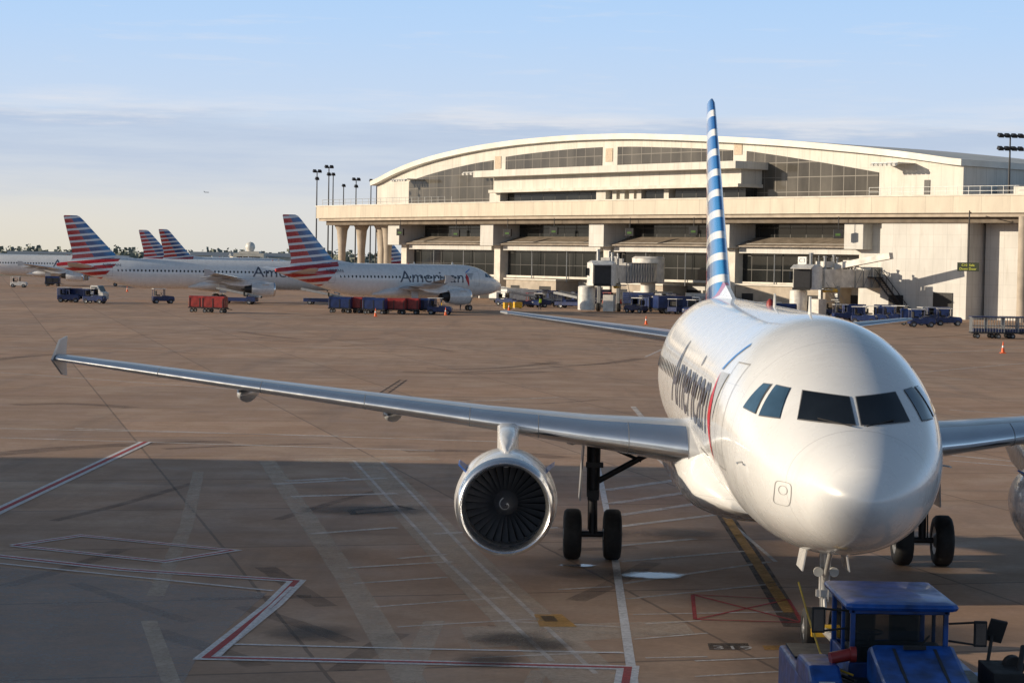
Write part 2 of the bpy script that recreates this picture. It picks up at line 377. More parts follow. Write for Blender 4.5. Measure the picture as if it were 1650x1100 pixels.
        if main:
            g=Geo(); rows=[]
            for k in range(22):
                t=k/21; a=t*pi*1.7+.6; r=.035+.09*t; yy=.52+ (r/.26)**1.15*.42-.012
                rows.append([(ex+(r-.014)*sin(a),ey+yy-.02,ez+(r-.014)*cos(a)),(ex+(r+.018)*sin(a),ey+yy+.002,ez+(r+.018)*cos(a))])
            g.loft(rows,False,False); g.make('spinner_spiral',WHITE,eng)
        g=Geo(); g.rev([(2.9,.62),(3.6,.52),(4.2,.42),(4.2,.36)],'Y',cx,32); g.rev([(3.8,.3),(4.7,.05)],'Y',cx,20,True); g.make('exhaust_nozzle',DARK,eng)
        for q in(-1,1):
            g=Geo(); a=radians(52)*q; d=Vector((sin(a),0,cos(a)))
            base=Vector((ex,ey+.75,ez))+d*1.02; g.loft([[base+o_,base+Vector((0,.25,0))+d*.2+o_,base+Vector((0,1.1,0))+d*.22+o_,base+Vector((0,1.2,0))+o_] for o_ in(Vector((.012,0,.012)),Vector((-.012,0,-.012)))]); g.make('nacelle_strake',BLUE if main else NAC,eng)
        g=Geo(); rr=[]
        for y,zt,zb,w_ in((9.9,3.02,2.7,.04),(10.6,3.16,2.7,.13),(11.6,3.27,2.6,.19),(12.8,3.36,2.5,.23),(13.8,3.3,2.35,.22),(15.4,3.1,2.5,.12),(16.6,3.0,2.85,.05)):
            rr.append([(s_*5.75+sx*w_,y+sf,z) for sx,z in((-1,zb),(1,zb),(1.,zt-.06),(.6,zt),(-.6,zt),(-1.,zt-.06))])
        g.loft(rr); g.make('engine_pylon',NAC,root,ang=60)
        gx,gy=s_*3.8,16.15+sf
        g=Geo(); g.cyl((gx,gy,.6),(gx,gy,1.55),.085); g.cyl((gx,gy,1.45),(gx,gy,3.05),.15,.17)
        g.cyl((gx-.5,gy,.585),(gx+.5,gy,.585),.07)
        g.cyl((gx,gy,1.75),(gx-s_*1.75,gy-.05,2.75),.07); g.cyl((gx,gy,2.75),(gx-s_*1.1,gy-.05,2.3),.04)
        g.cyl((gx,gy+.2,.7),(gx,gy+.42,1.15),.035); g.cyl((gx,gy+.42,1.15),(gx,gy+.15,1.6),.035)
        g.cyl((gx+.1,gy-.12,.6),(gx+.05,gy-.17,2.6),.018,n=6); g.cyl((gx-.1,gy-.12,.7),(gx-.12,gy-.17,2.6),.014,n=6)
        g.box((gx,gy-.18,1.5),(.26,.1,.22)); g.box((gx+.02,gy-.16,2.2),(.4,.12,.12))
        gear=g.make('main_landing_gear',STEEL if not main else DARK,root)
        g=Geo(); g.box((gx+s_*.27,gy,2.15),(.035,.95,1.5),ry=s_*radians(-3),ty=1.15); g.make('gear_door',WING,gear)
        for o_ in(-.46,.46): wheel(gx+o_,gy,.585,.585,.42,gear)
    g=Geo(); gy=5.07; g.cyl((0,gy,.45),(0,gy-.02,1.0),.055); g.cyl((0,gy-.02,.95),(0,gy-.15,2.1),.09,.1); g.cyl((-.3,gy,.385),(.3,gy,.385),.045)
    g.cyl((0,gy-.05,1.2),(0,gy-.95,2.0),.045); g.cyl((-.16,gy-.14,1.45),(.16,gy-.14,1.45),.07); g.box((0,gy-.15,1.05),(.3,.12,.12))
    g.cyl((0,gy-.06,.55),(0,gy-.28,.8),.03); g.cyl((0,gy-.28,.8),(0,gy-.1,1.1),.03)
    g.cyl((.06,gy-.2,.9),(.09,gy-.25,1.9),.014,n=6); g.cyl((-.07,gy-.2,.7),(-.1,gy-.25,1.9),.012,n=6)
    ng=g.make('nose_landing_gear',STEEL,root)
    for o_ in(-.25,.25): wheel(o_,gy,.385,.385,.22,ng)
    for s_ in(-1,1):
        g=Geo(); g.box((s_*.38,gy+.1,1.66),(.025,.8,.42),ry=s_*radians(-10)); g.make('nose_gear_door',bodym,ng)
        g=Geo(); g.cyl((s_*.14,gy-.25,1.45),(s_*.14,gy-.33,1.45),.085,n=16); g.make('taxi_light',LAMP,ng)
    g=Geo(); rr=[]
    for z,le,ch,tk in((1.6,24.3,7.6,.62),(2.15,25.4,6.3,.56),(2.9,26.15,5.6,.5),(5.,28.15,4.15,.38),(7.3,30.3,2.55,.24),(7.75,30.8,2.15,.2),(7.88,31.15,1.7,.1)):
        ring=[]
        for x in XS[::-1]: ring.append((naca(x,tk/ch)*ch,le+x*ch,ZC+z))
        for x in XS[1:]: ring.append((-naca(x,tk/ch)*ch,le+x*ch,ZC+z))
        rr.append(ring)
    g.loft(rr); g.make('vertical_fin',finm,root,ang=50,loc=(0,st,0))
    g=Geo(); g.loft([[(w_,y,ZC+1.9+h) for w_,h in((-.3*k,0),(-.05,.55*k),(.05,.55*k),(.3*k,0))] for y,k in((22.2,.05),(23.5,.5),(25.2,1.),(26.5,1.1))]); g.make('fin_fillet',bodym,root,loc=(0,st,0))
    for s_ in(-1,1):
        g=Geo(); g.loft([[(s_*b,a+st,ZC+c) for a,c in foil(le,ch,z,tk,0)] for b,le,ch,z,tk in((.3,28.2,4.0,.72,.42),(1.2,28.7,3.6,.82,.38),(6.0,31.3,1.45,1.36,.14),(6.22,31.6,1.1,1.39,.06))]); tp_=g.make('tailplane',WING,root)
        g=Geo(); rr=[]
        for b,le,ch,z,tk in((1.2,28.7,3.6,.82,.38),(6.0,31.3,1.45,1.36,.14)):
            k=[p for p in foil(le,ch,z,tk,0) if (p[0]-le)/ch<=.09]; rr.append([(s_*b,a+st-.01,ZC+z+(c-z)*1.04) for a,c in k])
        g.loft(rr,False,False); g.make('leading_edge',ALU,tp_,ang=60)
    for y,hh in((7.6,.34),(13.5,.3)):
        g=Geo(); g.loft([[(o_,y,ZC+2.05),(o_,y+.1,ZC+2.05+hh),(o_,y+.22,ZC+2.05+hh),(o_,y+.35,ZC+2.05)] for o_ in(-.015,.015)]); g.make('blade_antenna',WHITE,root)
    g=Geo(); g.rev([(0,.09),(.1,.08),(.16,.03)],'Z',(0,14.5,ZC+2.06),12,True); g.make('beacon_light',RED,root)
    return root
def wheel(x,y,z,r,w,par,axis='X'):
    g=Geo(); g.rev([(-w/2+.02,r*.55),(-w/2,r*.7),(-w/2+.02,r*.9),(-w/2+.07*w/.4,r*.985),(-w*.15,r),(w*.15,r),(w/2-.07*w/.4,r*.985),(w/2-.02,r*.9),(w/2,r*.7),(w/2-.02,r*.55)],axis,(x,y,z),24)
    t=g.make('tyre',BLACK,par,ang=50)
    g=Geo(); g.rev([(-w/2+.03,r*.56),(-w/2+.06,r*.3),(-w/2,r*.2),(-w/2,.01),(w/2,.01),(w/2,r*.2),(w/2-.06,r*.3),(w/2-.03,r*.56)],axis,(x,y,z),16)
    g.make('wheel_rim',GREY,par); return t

airliner('airliner','white twin-engine airliner being tended by a blue tow tractor',(5.60,33.0,0),radians(-.45),main=True)
airliner('airliner','silver airliner with striped tail parked nose-in at a gate',(-1.6,281,0),radians(126))
th=radians(15); tl=Vector((-63.1,296,0)); ns=tl+Vector((cos(th),sin(th),0))*44.5
airliner('airliner','long silver airliner with red and blue striped tail behind baggage carts',ns,radians(90)+th,5.87,4.8)
p=gp(150,463); airliner('airliner','silver airliner far off with nose hidden behind another tail',(p.x+6,p.y+18,0),radians(96),1.6,2.1)
for px,dd,r,lb in((228,478,112,'distant airliner with dark blue and red striped fin'),(260,455,120,'distant airliner with bright striped fin')):
    X=(px-825)/FPX*dd; a=radians(r); hd=Vector((sin(a),-cos(a),0)); airliner('airliner',lb,Vector((X,dd,0))+hd*32,a)
px,dd=612,470; X=(px-825)/FPX*dd; a=radians(128); airliner('airliner','distant airliner whose fin tip shows beyond the terminal pillars',Vector((X,dd,0))+Vector((sin(a),-cos(a),0))*32,a)

# ---------------------------------------------------------------- ground
def ground_material():
    m,nt,b=newmat('apron_concrete'); v=coord(nt); rv=coord(nt,rot=(0,0,radians(-14)))
    X=sep(nt,rv); per=7.6
    wob=mth(nt,'MULTIPLY',noise(nt,v,1.5,3),.06)
    L=mth(nt,'MAXIMUM',line(nt,mth(nt,'ADD',X[0],wob),per,.075,2.),line(nt,mth(nt,'ADD',X[1],wob),per,.11,3.))
    c=nt.nodes.new('ShaderNodeCombineXYZ'); setin(nt,c.inputs[0],mth(nt,'FLOOR',mth(nt,'DIVIDE',mth(nt,'ADD',X[0],2.),per))); setin(nt,c.inputs[1],mth(nt,'FLOOR',mth(nt,'DIVIDE',mth(nt,'ADD',X[1],3.),per)))
    w=nt.nodes.new('ShaderNodeTexWhiteNoise'); nt.links.new(c.outputs[0],w.inputs[0])
    n1=noise(nt,v,.045,6,.6); n2=noise(nt,v,.5,6,.6); n3=noise(nt,coord(nt,scale=(.5,.04,1),rot=(0,0,radians(8))),1.,5,.65); n4=noise(nt,coord(nt,scale=(.03,.5,1),rot=(0,0,radians(-5))),1.,5,.6)
    base=mix(nt,mrange(nt,n1,.35,.65),(.49,.300,.190),(.63,.405,.265))
    base=mix(nt,mrange(nt,n2,.42,.72,0,.6),base,(.38,.245,.165))
    base=mix(nt,mth(nt,'MULTIPLY',w.outputs[0],.6),base,(.37,.26,.19))
    base=mix(nt,mrange(nt,n3,.52,.72,0,.5),base,(.23,.165,.125))
    base=mix(nt,mrange(nt,n4,.54,.72,0,.45),base,(.25,.18,.135))
    n5=noise(nt,v,.18,6,.65); base=mix(nt,mrange(nt,n5,.52,.66,0,.4),base,(.66,.49,.36))
    vo=nt.nodes.new('ShaderNodeTexVoronoi'); nt.links.new(v,vo.inputs['Vector']); vo.inputs['Scale'].default_value=.16
    sp_=mrange(nt,mth(nt,'ADD',vo.outputs['Distance'],mth(nt,'MULTIPLY',n2,.3)),.16,.34,.5,0); base=mix(nt,sp_,base,(.14,.10,.08))
    base=mix(nt,mth(nt,'MULTIPLY',L,.62),base,(.11,.08,.06))
    fine=noise(nt,v,6.,6,.7); base=mix(nt,mrange(nt,fine,.3,.7,0,.38),base,(.22,.15,.11))
    setin(nt,b.inputs['Base Color'],base); setin(nt,b.inputs['Roughness'],mrange(nt,n2,.3,.7,.55,.9)); b.inputs['Specular IOR Level'].default_value=.25
    bump(nt,b,mth(nt,'SUBTRACT',fine,mth(nt,'MULTIPLY',L,2.)),.3,.02); return m
g=Geo(); g.add([(-6000,-300,0),(6000,-300,0),(6000,9000,0),(-6000,9000,0)],[(0,1,2,3)]); o=g.make('ground',ground_material()); o['kind']='structure'
g=Geo(); g.add([(-6000,560,.05),(6000,560,.05),(6000,8900,.05),(-6000,8900,.05)],[(0,1,2,3)]); o=g.make('grass_field',mat('far_grass',(.20,.20,.13),.95,0,.3,.01)); o['kind']='structure'
def paint(name,col,wear=.5,op=1.):
    m,nt,b=newmat(name); v=coord(nt); n=noise(nt,v,1.1,6,.7); n2=noise(nt,v,11.,5,.7)
    f=mth(nt,'MULTIPLY',mrange(nt,n,.38,.68,1.,1-wear),mrange(nt,n2,.4,.72,1,.6))
    setin(nt,b.inputs['Alpha'],mth(nt,'MULTIPLY',f,op)); setin(nt,b.inputs['Base Color'],mix(nt,n2,col,tuple(c*.85 for c in col))); b.inputs['Roughness'].default_value=.75; return m
PW=paint('worn_white_line',(.88,.87,.88),.2); PR=paint('worn_red_line',(.5,.05,.05),.3); PY=paint('worn_yellow_line',(.62,.32,.06),.55)
PF=paint('faded_line',(.86,.80,.75),.6,.9); PT=paint('scraped_track',(.80,.66,.52),.5,.62); PB=paint('black_mark',(.04,.035,.03),.5,.8); PG=paint('grey_patch',(.5,.47,.46),.4,.5)
PK=paint('rubber_track',(.08,.06,.05),.7,.38)
def gline(pts,w,m,z=.004,name='ground_marking'):
    P=[gp(*p) for p in pts]; g=Geo(); n=len(P); rows=[]
    for i in range(n):
        a=P[max(0,i-1)]; b=P[min(n-1,i+1)]
        if 0<i<n-1:
            d1=(P[i]-a).normalized(); d2=(b-P[i]).normalized(); t=(d1+d2).normalized(); k=1/max(.35,abs(t.dot(d1)))
        else: t=(b-a).normalized(); k=1
        nn=Vector((-t.y,t.x,0))*w*.5*k; rows.append([(P[i]+nn).to_tuple()[:2]+(z,),(P[i]-nn).to_tuple()[:2]+(z,)])
    g.loft(rows,False,False); o=g.make(name,m,smooth=False); o['kind']='structure'; return o
def gpoly(pts,m,z=.004,name='ground_marking'):
    g=Geo(); g.add([gp(*p).to_tuple()[:2]+(z,) for p in pts],[tuple(range(len(pts)))]); o=g.make(name,m,smooth=False); o['kind']='structure'; return o
def wrw(pts,w=.5,k=.36):
    gline(pts,w,PW,.014); gline(pts,w*k,PR,.019)
wrw([(-90,868),(0,822),(235,712)],.46)
wrw([(22,879),(130,863),(375,887),(265,905),(22,879)],.32,.3)
wrw([(-30,893),(200,918),(478,936),(440,974),(332,1060),(620,1066),(1012,1076),(1003,1130)],.38)
gpoly([(-30,910),(430,955),(320,1055),(290,1110),(-60,1110)],PG,.005,'concrete_patch')
gline([(-30,905),(440,952)],.12,PW,.014)
gline([(352,1058),(470,946)],.09,PW,.023)
gline([(372,1038),(700,1046),(1005,1052)],.11,PW,.014)
gline([(963,750),(985,860),(1000,960),(1022,1110)],.17,PW,.010)
gline([(430,742),(560,930),(670,1115)],.55,PT,.006); gline([(590,742),(740,900),(965,1110)],1.3,PT,.0061); gline([(240,1000),(280,1110)],.3,PT,.0062); gline([(480,742),(700,738)],1.4,PT,.007)
gline([(320,760),(300,850),(250,960)],.35,PT,.0063); gline([(700,1000),(650,1110)],.4,PT,.0064); gline([(870,1080),(850,1115)],.3,PT,.0065)
gpoly([(740,1010),(1100,1000),(1120,1020),(760,1045)],PT,.007)
gline([(570,742),(720,905),(890,1065)],.10,PF,.0094); gline([(614,744),(765,902),(960,1085)],.10,PF,.0095); gline([(1060,740),(1250,905)],.1,PF,.0096)
for k,(a,b) in enumerate((((440,780),(620,770)),((470,800),(640,795)),((600,978),(820,962)),((640,1010),(900,995)),((570,940),(720,930)),((1005,940),(1240,905)),((1010,965),(1250,940)),((1020,990),(1290,985)),((700,860),(900,850)),((800,1000),(1000,1010)),((1000,830),(1200,800)),((990,880),(1120,868)),((1000,905),(1200,888)),((1040,1005),(1130,1000)),((1020,1030),(1140,1020)),((1120,1090),(1290,1080)),((1040,1060),(1140,1058)),((975,790),(1150,765)),((980,812),(1180,783)),((640,900),(720,893)),((500,860),(640,850)),((760,1060),(1000,1050)),((985,850),(1215,822)),((1120,1065),(1295,1058)),((560,915),(730,905)),((900,950),(985,945)),((460,775),(560,770)))):
    d=(gp(*a).y+gp(*b).y)/2; gline([a,b],.10 if d<42 else .10+.012*(d-42),PF,.0098+.0001*k)
gline([(1160,818),(1215,900),(1282,1010)],.46,PB,.008); gline([(1163,822),(1213,897),(1272,987)],.24,PY,.013)
gline([(1020,655),(1163,822)],.25,PF,.007)
gpoly([(1228,1040),(1292,1040),(1292,1047),(1232,1047)],PY,.013)
gpoly([(1140,1036),(1205,1036),(1210,1047),(1143,1047)],PB,.009)
gpoly([(860,990),(905,990),(930,1010),(870,1010)],PY,.014); gpoly([(870,993),(892,993),(900,1002),(878,1002)],PB,.018)
def gtext(txt,px,py,size,m,z=.014):
    me=text_mesh(txt,size); me.materials.append(m); me.name='ground_lettering'; o=bpy.data.objects.new('ground_lettering',me); C.objects.link(o); p=gp(px,py); o.location=(p.x,p.y,z); o['kind']='structure'
gtext('319',1148,1046,.5,PF)
for a,b in(((1116,958),(1270,966)),((1270,966),(1292,1003)),((1292,1003),(1120,998)),((1120,998),(1116,958)),((1116,958),(1292,1003)),((1120,998),(1270,966))): gline([a,b],.08,PR,.013)
for off in(0,1): gline([(612+off*14,633),(645+off*10,612)],.12,PB,.008)
for k in range(7): gline([(614+k*5,632-k*3.2),(626+k*4.8,633-k*3.2)],.25,PB,.010)
gline([(745,600),(860,594),(985,585)],.22,PB,.008); gline([(565,822),(640,815),(665,820),(570,828),(565,822)],.2,PB,.008)
for a,b in(((0,690),(545,702)),((0,705),(700,726)),((120,690),(820,712)),((-10,520),(420,533)),((300,560),(1000,562)),((1500,730),(1650,745)),((1500,570),(1650,560)),((1480,600),(1650,585)),((0,560),(300,566)),((0,476),(250,482)),((560,655),(900,640)),((1530,660),(1650,668)),((100,500),(760,520)),((0,600),(560,640)),((1100,548),(1040,575)),((1530,742),(1650,752))):
    gline([a,b],.22,PF,.007)
rnd=random.Random(11)
for k in range(30):
    x=rnd.uniform(-50,1500); y=rnd.choice((rnd.uniform(505,560),rnd.uniform(560,740))); L=rnd.uniform(120,420); dy=rnd.uniform(-.06,.06)*L; bow=rnd.uniform(-8,8)
    gline([(x+L*t,y+dy*t+bow*sin(pi*t)) for t in [i/8 for i in range(9)]],rnd.uniform(.3,1.2),PK,.0025+.00004*k)
for k in range(14):
    x=rnd.uniform(0,1100); y=rnd.uniform(780,1080); L=rnd.uniform(60,260)
    gline([(x+L*t,y+2*sin(4*t+k)+60*t*(k%3-1)) for t in [i/8 for i in range(9)]],rnd.uniform(.25,.5),PK,.0042+.00004*k)
def spot_mat(name,op,col,rough,lo=.65,hi=1.25):
    m,nt,b=newmat(name); t=nt.nodes.new('ShaderNodeTexCoord'); v=t.outputs['Object']
    l=nt.nodes.new('ShaderNodeVectorMath'); l.operation='LENGTH'; nt.links.new(v,l.inputs[0])
    n=noise(nt,coord(nt),2.2,5,.65); d=mth(nt,'ADD',l.outputs['Value'],mth(nt,'MULTIPLY',n,.7))
    setin(nt,b.inputs['Alpha'],mrange(nt,d,lo,hi,op,0.)); b.inputs['Base Color'].default_value=(*col,1); b.inputs['Roughness'].default_value=rough; return m
def spot(m,px,py,rx,ry,z,name):
    g=Geo(); g.add([(cos(2*pi*i/32),sin(2*pi*i/32),0) for i in range(32)],[tuple(range(32))]); o=g.make(name,m,smooth=False); c=gp(px,py); o.location=(c.x,c.y,z); o.scale=(rx,ry,1); o['kind']='structure'
SM=spot_mat('soft_stain',.55,(.06,.045,.035),.6); WM=spot_mat('puddle_water',.75,(.30,.29,.29),.14,.8,1.1)
for k,(px,py,rx,ry) in enumerate(((500,1020,1.0,1.1),(790,1065,.8,.9),(600,822,2.4,1.6),(880,1040,.7,.9),(950,860,1.6,1.4),(1100,860,1.5,1.5),(1300,1030,1.4,1.6),(820,1030,1.,1.),(985,925,1.9,1.2))):
    spot(SM,px,py,rx,ry,.0240+.0002*k,'oil_stain')
spot(WM,1055,928,1.0,.7,.028,'puddle'); spot(WM,932,912,.6,.35,.0285,'puddle')

# ---------------------------------------------------------------- terminal
def D(s): return 352-1.32*s-8*(1-((s-13.5)/50)**2)
def nr(s):
    d=-1.32+16*(s-13.5)/2500; L=sqrt(1+d*d); return -d/L,1/L
def F(s,t,z=0.):
    n=nr(s); return Vector((s+n[0]*t,D(s)+n[1]*t,z))
def fs(px,py,t):
    z=10.
    for _ in range(5):
        lo,hi=-90.,130.
        for _ in range(40):
            m=(lo+hi)/2
            if proj(F(m,t,z))[0]<px: lo=m
            else: hi=m
        s=(lo+hi)/2; lo2,hi2=-5.,60.
        for _ in range(30):
            m=(lo2+hi2)/2
            if proj(F(s,t,m))[1]>py: lo2=m
            else: hi2=m
        z=(lo2+hi2)/2
    return s,z
def fstrip(g,s0,s1,zb,zt,t0,t1,step=2.5):
    n=max(1,int((s1-s0)/step)); fb=zb if callable(zb) else (lambda s:zb); ft=zt if callable(zt) else (lambda s:zt)
    rr=[];uv=[]
    for i in range(n+1):
        s=s0+(s1-s0)*i/n; u=s*1.62
        rr.append([F(s,t0,fb(s)),F(s,t0,ft(s)),F(s,t1,ft(s)),F(s,t1,fb(s))]); uv+=[(u,fb(s)),(u,ft(s)),(u+t1-t0,ft(s)),(u+t1-t0,fb(s))]
    g.loft(rr,uvs=uv); return g
T=thing('airport_terminal','cream airport terminal with arched glazed hall and upper deck','building',F(10,8,0))
def tp(name,m,parts,bevel=0):
    for a in parts:
        g=Geo(); fstrip(g,*a); o=g.make(name,m,T,world=True,smooth=False,bevel=bevel)
    return o
cols=[-23.4,-6.5,10.8,28.,45.]
SE=115.
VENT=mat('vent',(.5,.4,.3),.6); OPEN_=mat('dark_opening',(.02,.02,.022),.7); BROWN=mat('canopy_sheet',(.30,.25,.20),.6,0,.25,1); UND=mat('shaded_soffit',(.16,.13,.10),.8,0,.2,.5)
tp('lower_wall',WALLW,[(-25,SE,0,12.45,8,26)])
for a,b in zip(cols[:-1],cols[1:]):
    tp('ground_floor_opening',OPEN_,[(a+.8+(b-a-1.6)*k/3+.2,a+.8+(b-a-1.6)*(k+1)/3-.2,0,2.6,7.85,8.1) for k in range(3)])
    tp('window_band',GL2,[(a-.2,b+.2-.45,4.1,8.2,6.2,8.05)])
    tp('fascia',WALLW,[(a+1.0,b-1.0,8.2,9.6,4.6,8.05)])
    tp('sill',CREAM,[(a+.2,b-.2,3.75,4.1,5.6,8.05)])
    tp('upper_window',GL2,[(a+1.2,b-1.2,9.65,12.4,7.6,8.02)])
    g=Geo(); rr=[]
    for k in range(7):
        s=a+1.2+(b-a-2.4)*k/6; rr.append([F(s,3.6,9.25),F(s,7.9,10.6),F(s,7.9,10.45),F(s,3.6,9.10)])
    g.loft(rr); g.make('canopy',BROWN,T,world=True,smooth=False)
    # downpipes and wall lamps
    for q in(.3,.62):
        s=a+(b-a)*q; g=Geo(); g.cyl(F(s,5.3,3.2),F(s,5.3,8.1),.09,n=6); g.make('downpipe',GREY,T,world=True)
for s in cols[:-1]+[44.2]:
    tp('pillar',WALLW,[(s-1.1,s+1.1,8.9,12.46,2.4,8.1)],bevel=.06)
    tp('pillar_base',CREAM,[(s-.5,s+.5,0,8.9,4.6,8.1)])
tp('tower_wall',WALLW,[(47.6,57.,0,12.46,2.,8.1)]); tp('tower_wall',WALLW,[(57.3,SE,0,12.44,5.5,8.12)])
tp('tower_wall',WALLW,[(44.,47.4,0,12.44,4.4,8.14)])
tp('tower_door',OPEN_,[(48.6,50.2,0,2.9,1.9,2.1),(53.5,55.6,0,3.4,1.9,2.1),(65,68,0,3.4,5.4,5.6)])
# outside stair beside the tower
g=Geo(); a=F(47.8,1.0,5.2); b=F(51.2,1.0,.0)
for k in range(20):
    p=a.lerp(b,k/19); g.box(p,(.45,1.2,.06),rz=-.95)
for q in(-.6,.6):
    off=Vector((nr(49)[0]*q,nr(49)[1]*q,0)); g.cyl(a+off+Vector((0,0,1.1)),b+off+Vector((0,0,1.1)),.05,n=5); g.cyl(a+off,b+off,.12,n=5)
    for k in range(6): p=a.lerp(b,k/5)+off; g.cyl(p,p+Vector((0,0,1.1)),.035,n=5)
g.make('outside_stair',DARK,T,world=True,smooth=False)
tp('stair_landing',DARK,[(46.2,47.9,5.1,5.25,.4,4.4)])
for a,b,zt,t0 in((-4.,4.,3.4,3.5),(12.8,20,3.2,3.0),(30,41,3.6,2.5)):
    tp('apron_room',BEIGE,[(a,b,0,zt,t0,8.0)]); tp('apron_room_roof',CREAM,[(a-.2,b+.2,zt,zt+.25,t0-.3,8.0)]); tp('apron_room_door',OPEN_,[(a+.8,a+2.2,0,2.5,t0-.06,t0+.1),(b-2.6,b-.8,0,2.5,t0-.06,t0+.1)])
tp('deck_parapet',FASC,[(-37,SE,13.7,15.85,0,.5)]); tp('deck_coping',CREAM,[(-37.1,SE,15.85,16.05,-.12,.65)])
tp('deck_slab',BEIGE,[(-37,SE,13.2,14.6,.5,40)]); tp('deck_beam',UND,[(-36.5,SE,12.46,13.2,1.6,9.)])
for s,t in((-35.5,4),(-33.4,6),(-31.2,8),(-29,6),(-27,5),(-34,16),(-30,18)):
    g=Geo(); b=F(s,t,0); g.rev([(0,.7),(8,.7),(11.5,1.0),(13.2,1.8)],'Z',b,20,True); g.make('deck_column',BEIGE,T,world=True)
g=Geo(); g.rev([(0,.62),(13.2,.62)],'Z',F(63.9,-.5,0),20,True); g.make('deck_column',BEIGE,T,world=True)
for s0,s1 in((-36,-10),(47,100)):
    g=Geo(); s=s0
    while s<s1: g.cyl(F(s,.3,16.05),F(s,.3,17.1),.035,n=5); s+=1.2
    for z in(16.5,17.1):
        k=s0
        while k<s1-2: g.cyl(F(k,.3,z),F(k+2,.3,z),.03,n=5); k+=2
    g.make('railing',GREY,T,world=True)
HT_=18.
AP=[(608,292),(640,275),(680,259),(730,245),(790,233),(850,225),(920,219),(1000,216),(1080,217),(1160,220),(1250,225),(1350,233),(1450,243),(1553,257)]
ap=[fs(a,b,HT_) for a,b in AP]; arch=pchip([a for a,_ in ap],[b for _,b in ap]); sL,sR=ap[0][0],ap[-1][0]
def sp(px,t=HT_,py=290): return fs(px,py,t)[0]
tp('hall_wall',WALL,[(sL,sR,14.5,lambda s:arch(s)-.9,HT_,HT_+32,)])
g=Geo(); fstrip(g,sL-.4,sR+.3,lambda s:arch(s)-.9,arch,HT_-1.2,HT_+33,1.5); g.make('hall_roof',mat('roof_metal',(.72,.70,.64),.5,0,.1,.3),T,world=True,smooth=False)
def glz(pa,pb,zb,off0,off1):
    a,b=sp(pa),sp(pb); tp('hall_window',GL1,[(a,b,zb,lambda s:arch(s)-(off0+(off1-off0)*(s-a)/(b-a)),HT_-.12,HT_+.2,1.5)])
zB=fs(900,273,HT_)[1]; zC=fs(1070,266,HT_)[1]
glz(660,795,15.,3.1,2.9); glz(815,970,zB,2.6,2.1); glz(995,1180,zC,2.1,2.0); glz(1203,1416,15.,2.0,3.4)
za=fs(1000,279,14)[1]; zb_=fs(1000,268,14)[1]; zd=fs(1000,301,14)[1]
tp('hall_ledge',WALL,[(sp(778,13),sp(1200,13),za,zb_,11.,HT_)]); tp('hall_ledge',WALL,[(sp(800,14),sp(1198,14),zd,za,13.5,HT_)])
tp('hall_ledge',CREAM,[(sp(798,14),sp(1200,14),zd-.5,zd,12.6,HT_)])
for a,b in((815,968),(1038,1068),(1085,1198)): tp('hall_lower_window',GL2,[(sp(a,15),sp(b,15),15.,zd-.5,15.5,HT_)])
tp('hall_lower_wall',WALL,[(sp(797,15),sp(814,15),15.,zd-.5,14,HT_)]); tp('hall_lower_wall',WALL,[(sp(969,15),sp(984,15),15.,zd-.5,14,HT_)])
for a in(990,1003,1018,1030,1074): tp('hall_mullion',WALL,[(sp(a,15)-.35,sp(a,15)+.35,15.,zd-.5,15,HT_)])
tp('hall_door',DARK,[(sp(1490),sp(1499),15.,fs(1495,290,HT_)[1],HT_-.1,HT_+.1)])
for pa,py in((803,262),(982,250),(1190,238)):
    s,z=fs(pa,py,HT_); tp('wall_vent',VENT,[(s-.55,s+.55,z-1.1,z+1.1,HT_-.1,HT_+.05)])
for pa,pb,py in((752,790,279),(925,960,271),(1410,1452,264),(638,662,290)):
    a,z=fs(pa,py,15); b=sp(pb,15); n=6
    tp('sunshade_rack',WHITE,[(a,b,z,z+.12,14.2,HT_)])
    for i in range(n):
        s=a+(b-a)*(i+.5)/n; g=Geo(); c=F(s,14.0,z-.2); g.box(c,(.55,.5,.35),rx=.4,rz=-.9); g.make('floodlight',WHITE,T,world=True,smooth=False)
tp('rear_wing_wall',WALL,[(sR+1,SE,14.5,18.,24,50)])

for px,py in((645,374),(735,376),(818,375),(893,372),(1015,374),(1118,372),(1351,377)):
    s,z=fs(px,py,.5); P=F(s,.5,z)
    r=thing('gate_display','dark hanging gate display with a green number under the deck','sign',P,-.4,'gate displays')
    g=Geo(); g.box((0,0,0),(1.3,.5,1.2)); g.cyl((0,0,.5),(0,0,13.3-z),.06); g.make('housing',DARK,r,smooth=False,bevel=.04)
    g=Geo(); g.box((0,-.27,-.1),(.7,.04,.3)); g.make('display_panel',GREEN,r,smooth=False)
s,z=fs(1560,430,-3); P=F(s,-3,0)
r=thing('stand_sign','green lettered stand guidance board hanging from a slim mast','sign',P,-.3)
g=Geo(); g.cyl((0,0,z-.2),(0,0,13.9),.08); g.cyl((0,0,13.7),(0,2.2,13.7),.06); g.make('mast',DARK,r)
g=Geo(); g.box((0,0,z),(2.7,.3,1.1)); g.make('board',mat('sign_green',(.05,.06,.035),.5),r,smooth=False,bevel=.03)
def flat_text(par,txt,size,loc,m,rot=(pi/2,0,0),name='lettering'):
    me=text_mesh(txt,size); me.materials.append(m); me.name=name; xs=[v.co.x for v in me.vertices]; w=(max(xs)+min(xs))/2
    for v in me.vertices: v.co.x-=w
    o=bpy.data.objects.new(name,me); C.objects.link(o); o.parent=par; o.location=loc; o.rotation_euler=rot; return o
YL=mat('sign_yellow',(.6,.6,.1),.5,0,.1,5,0,(.8,.8,.1),.3)
flat_text(r,'C10  Safe',.42,(0,-.17,z+.08),YL); flat_text(r,'Down Door',.42,(0,-.17,z-.38),YL)

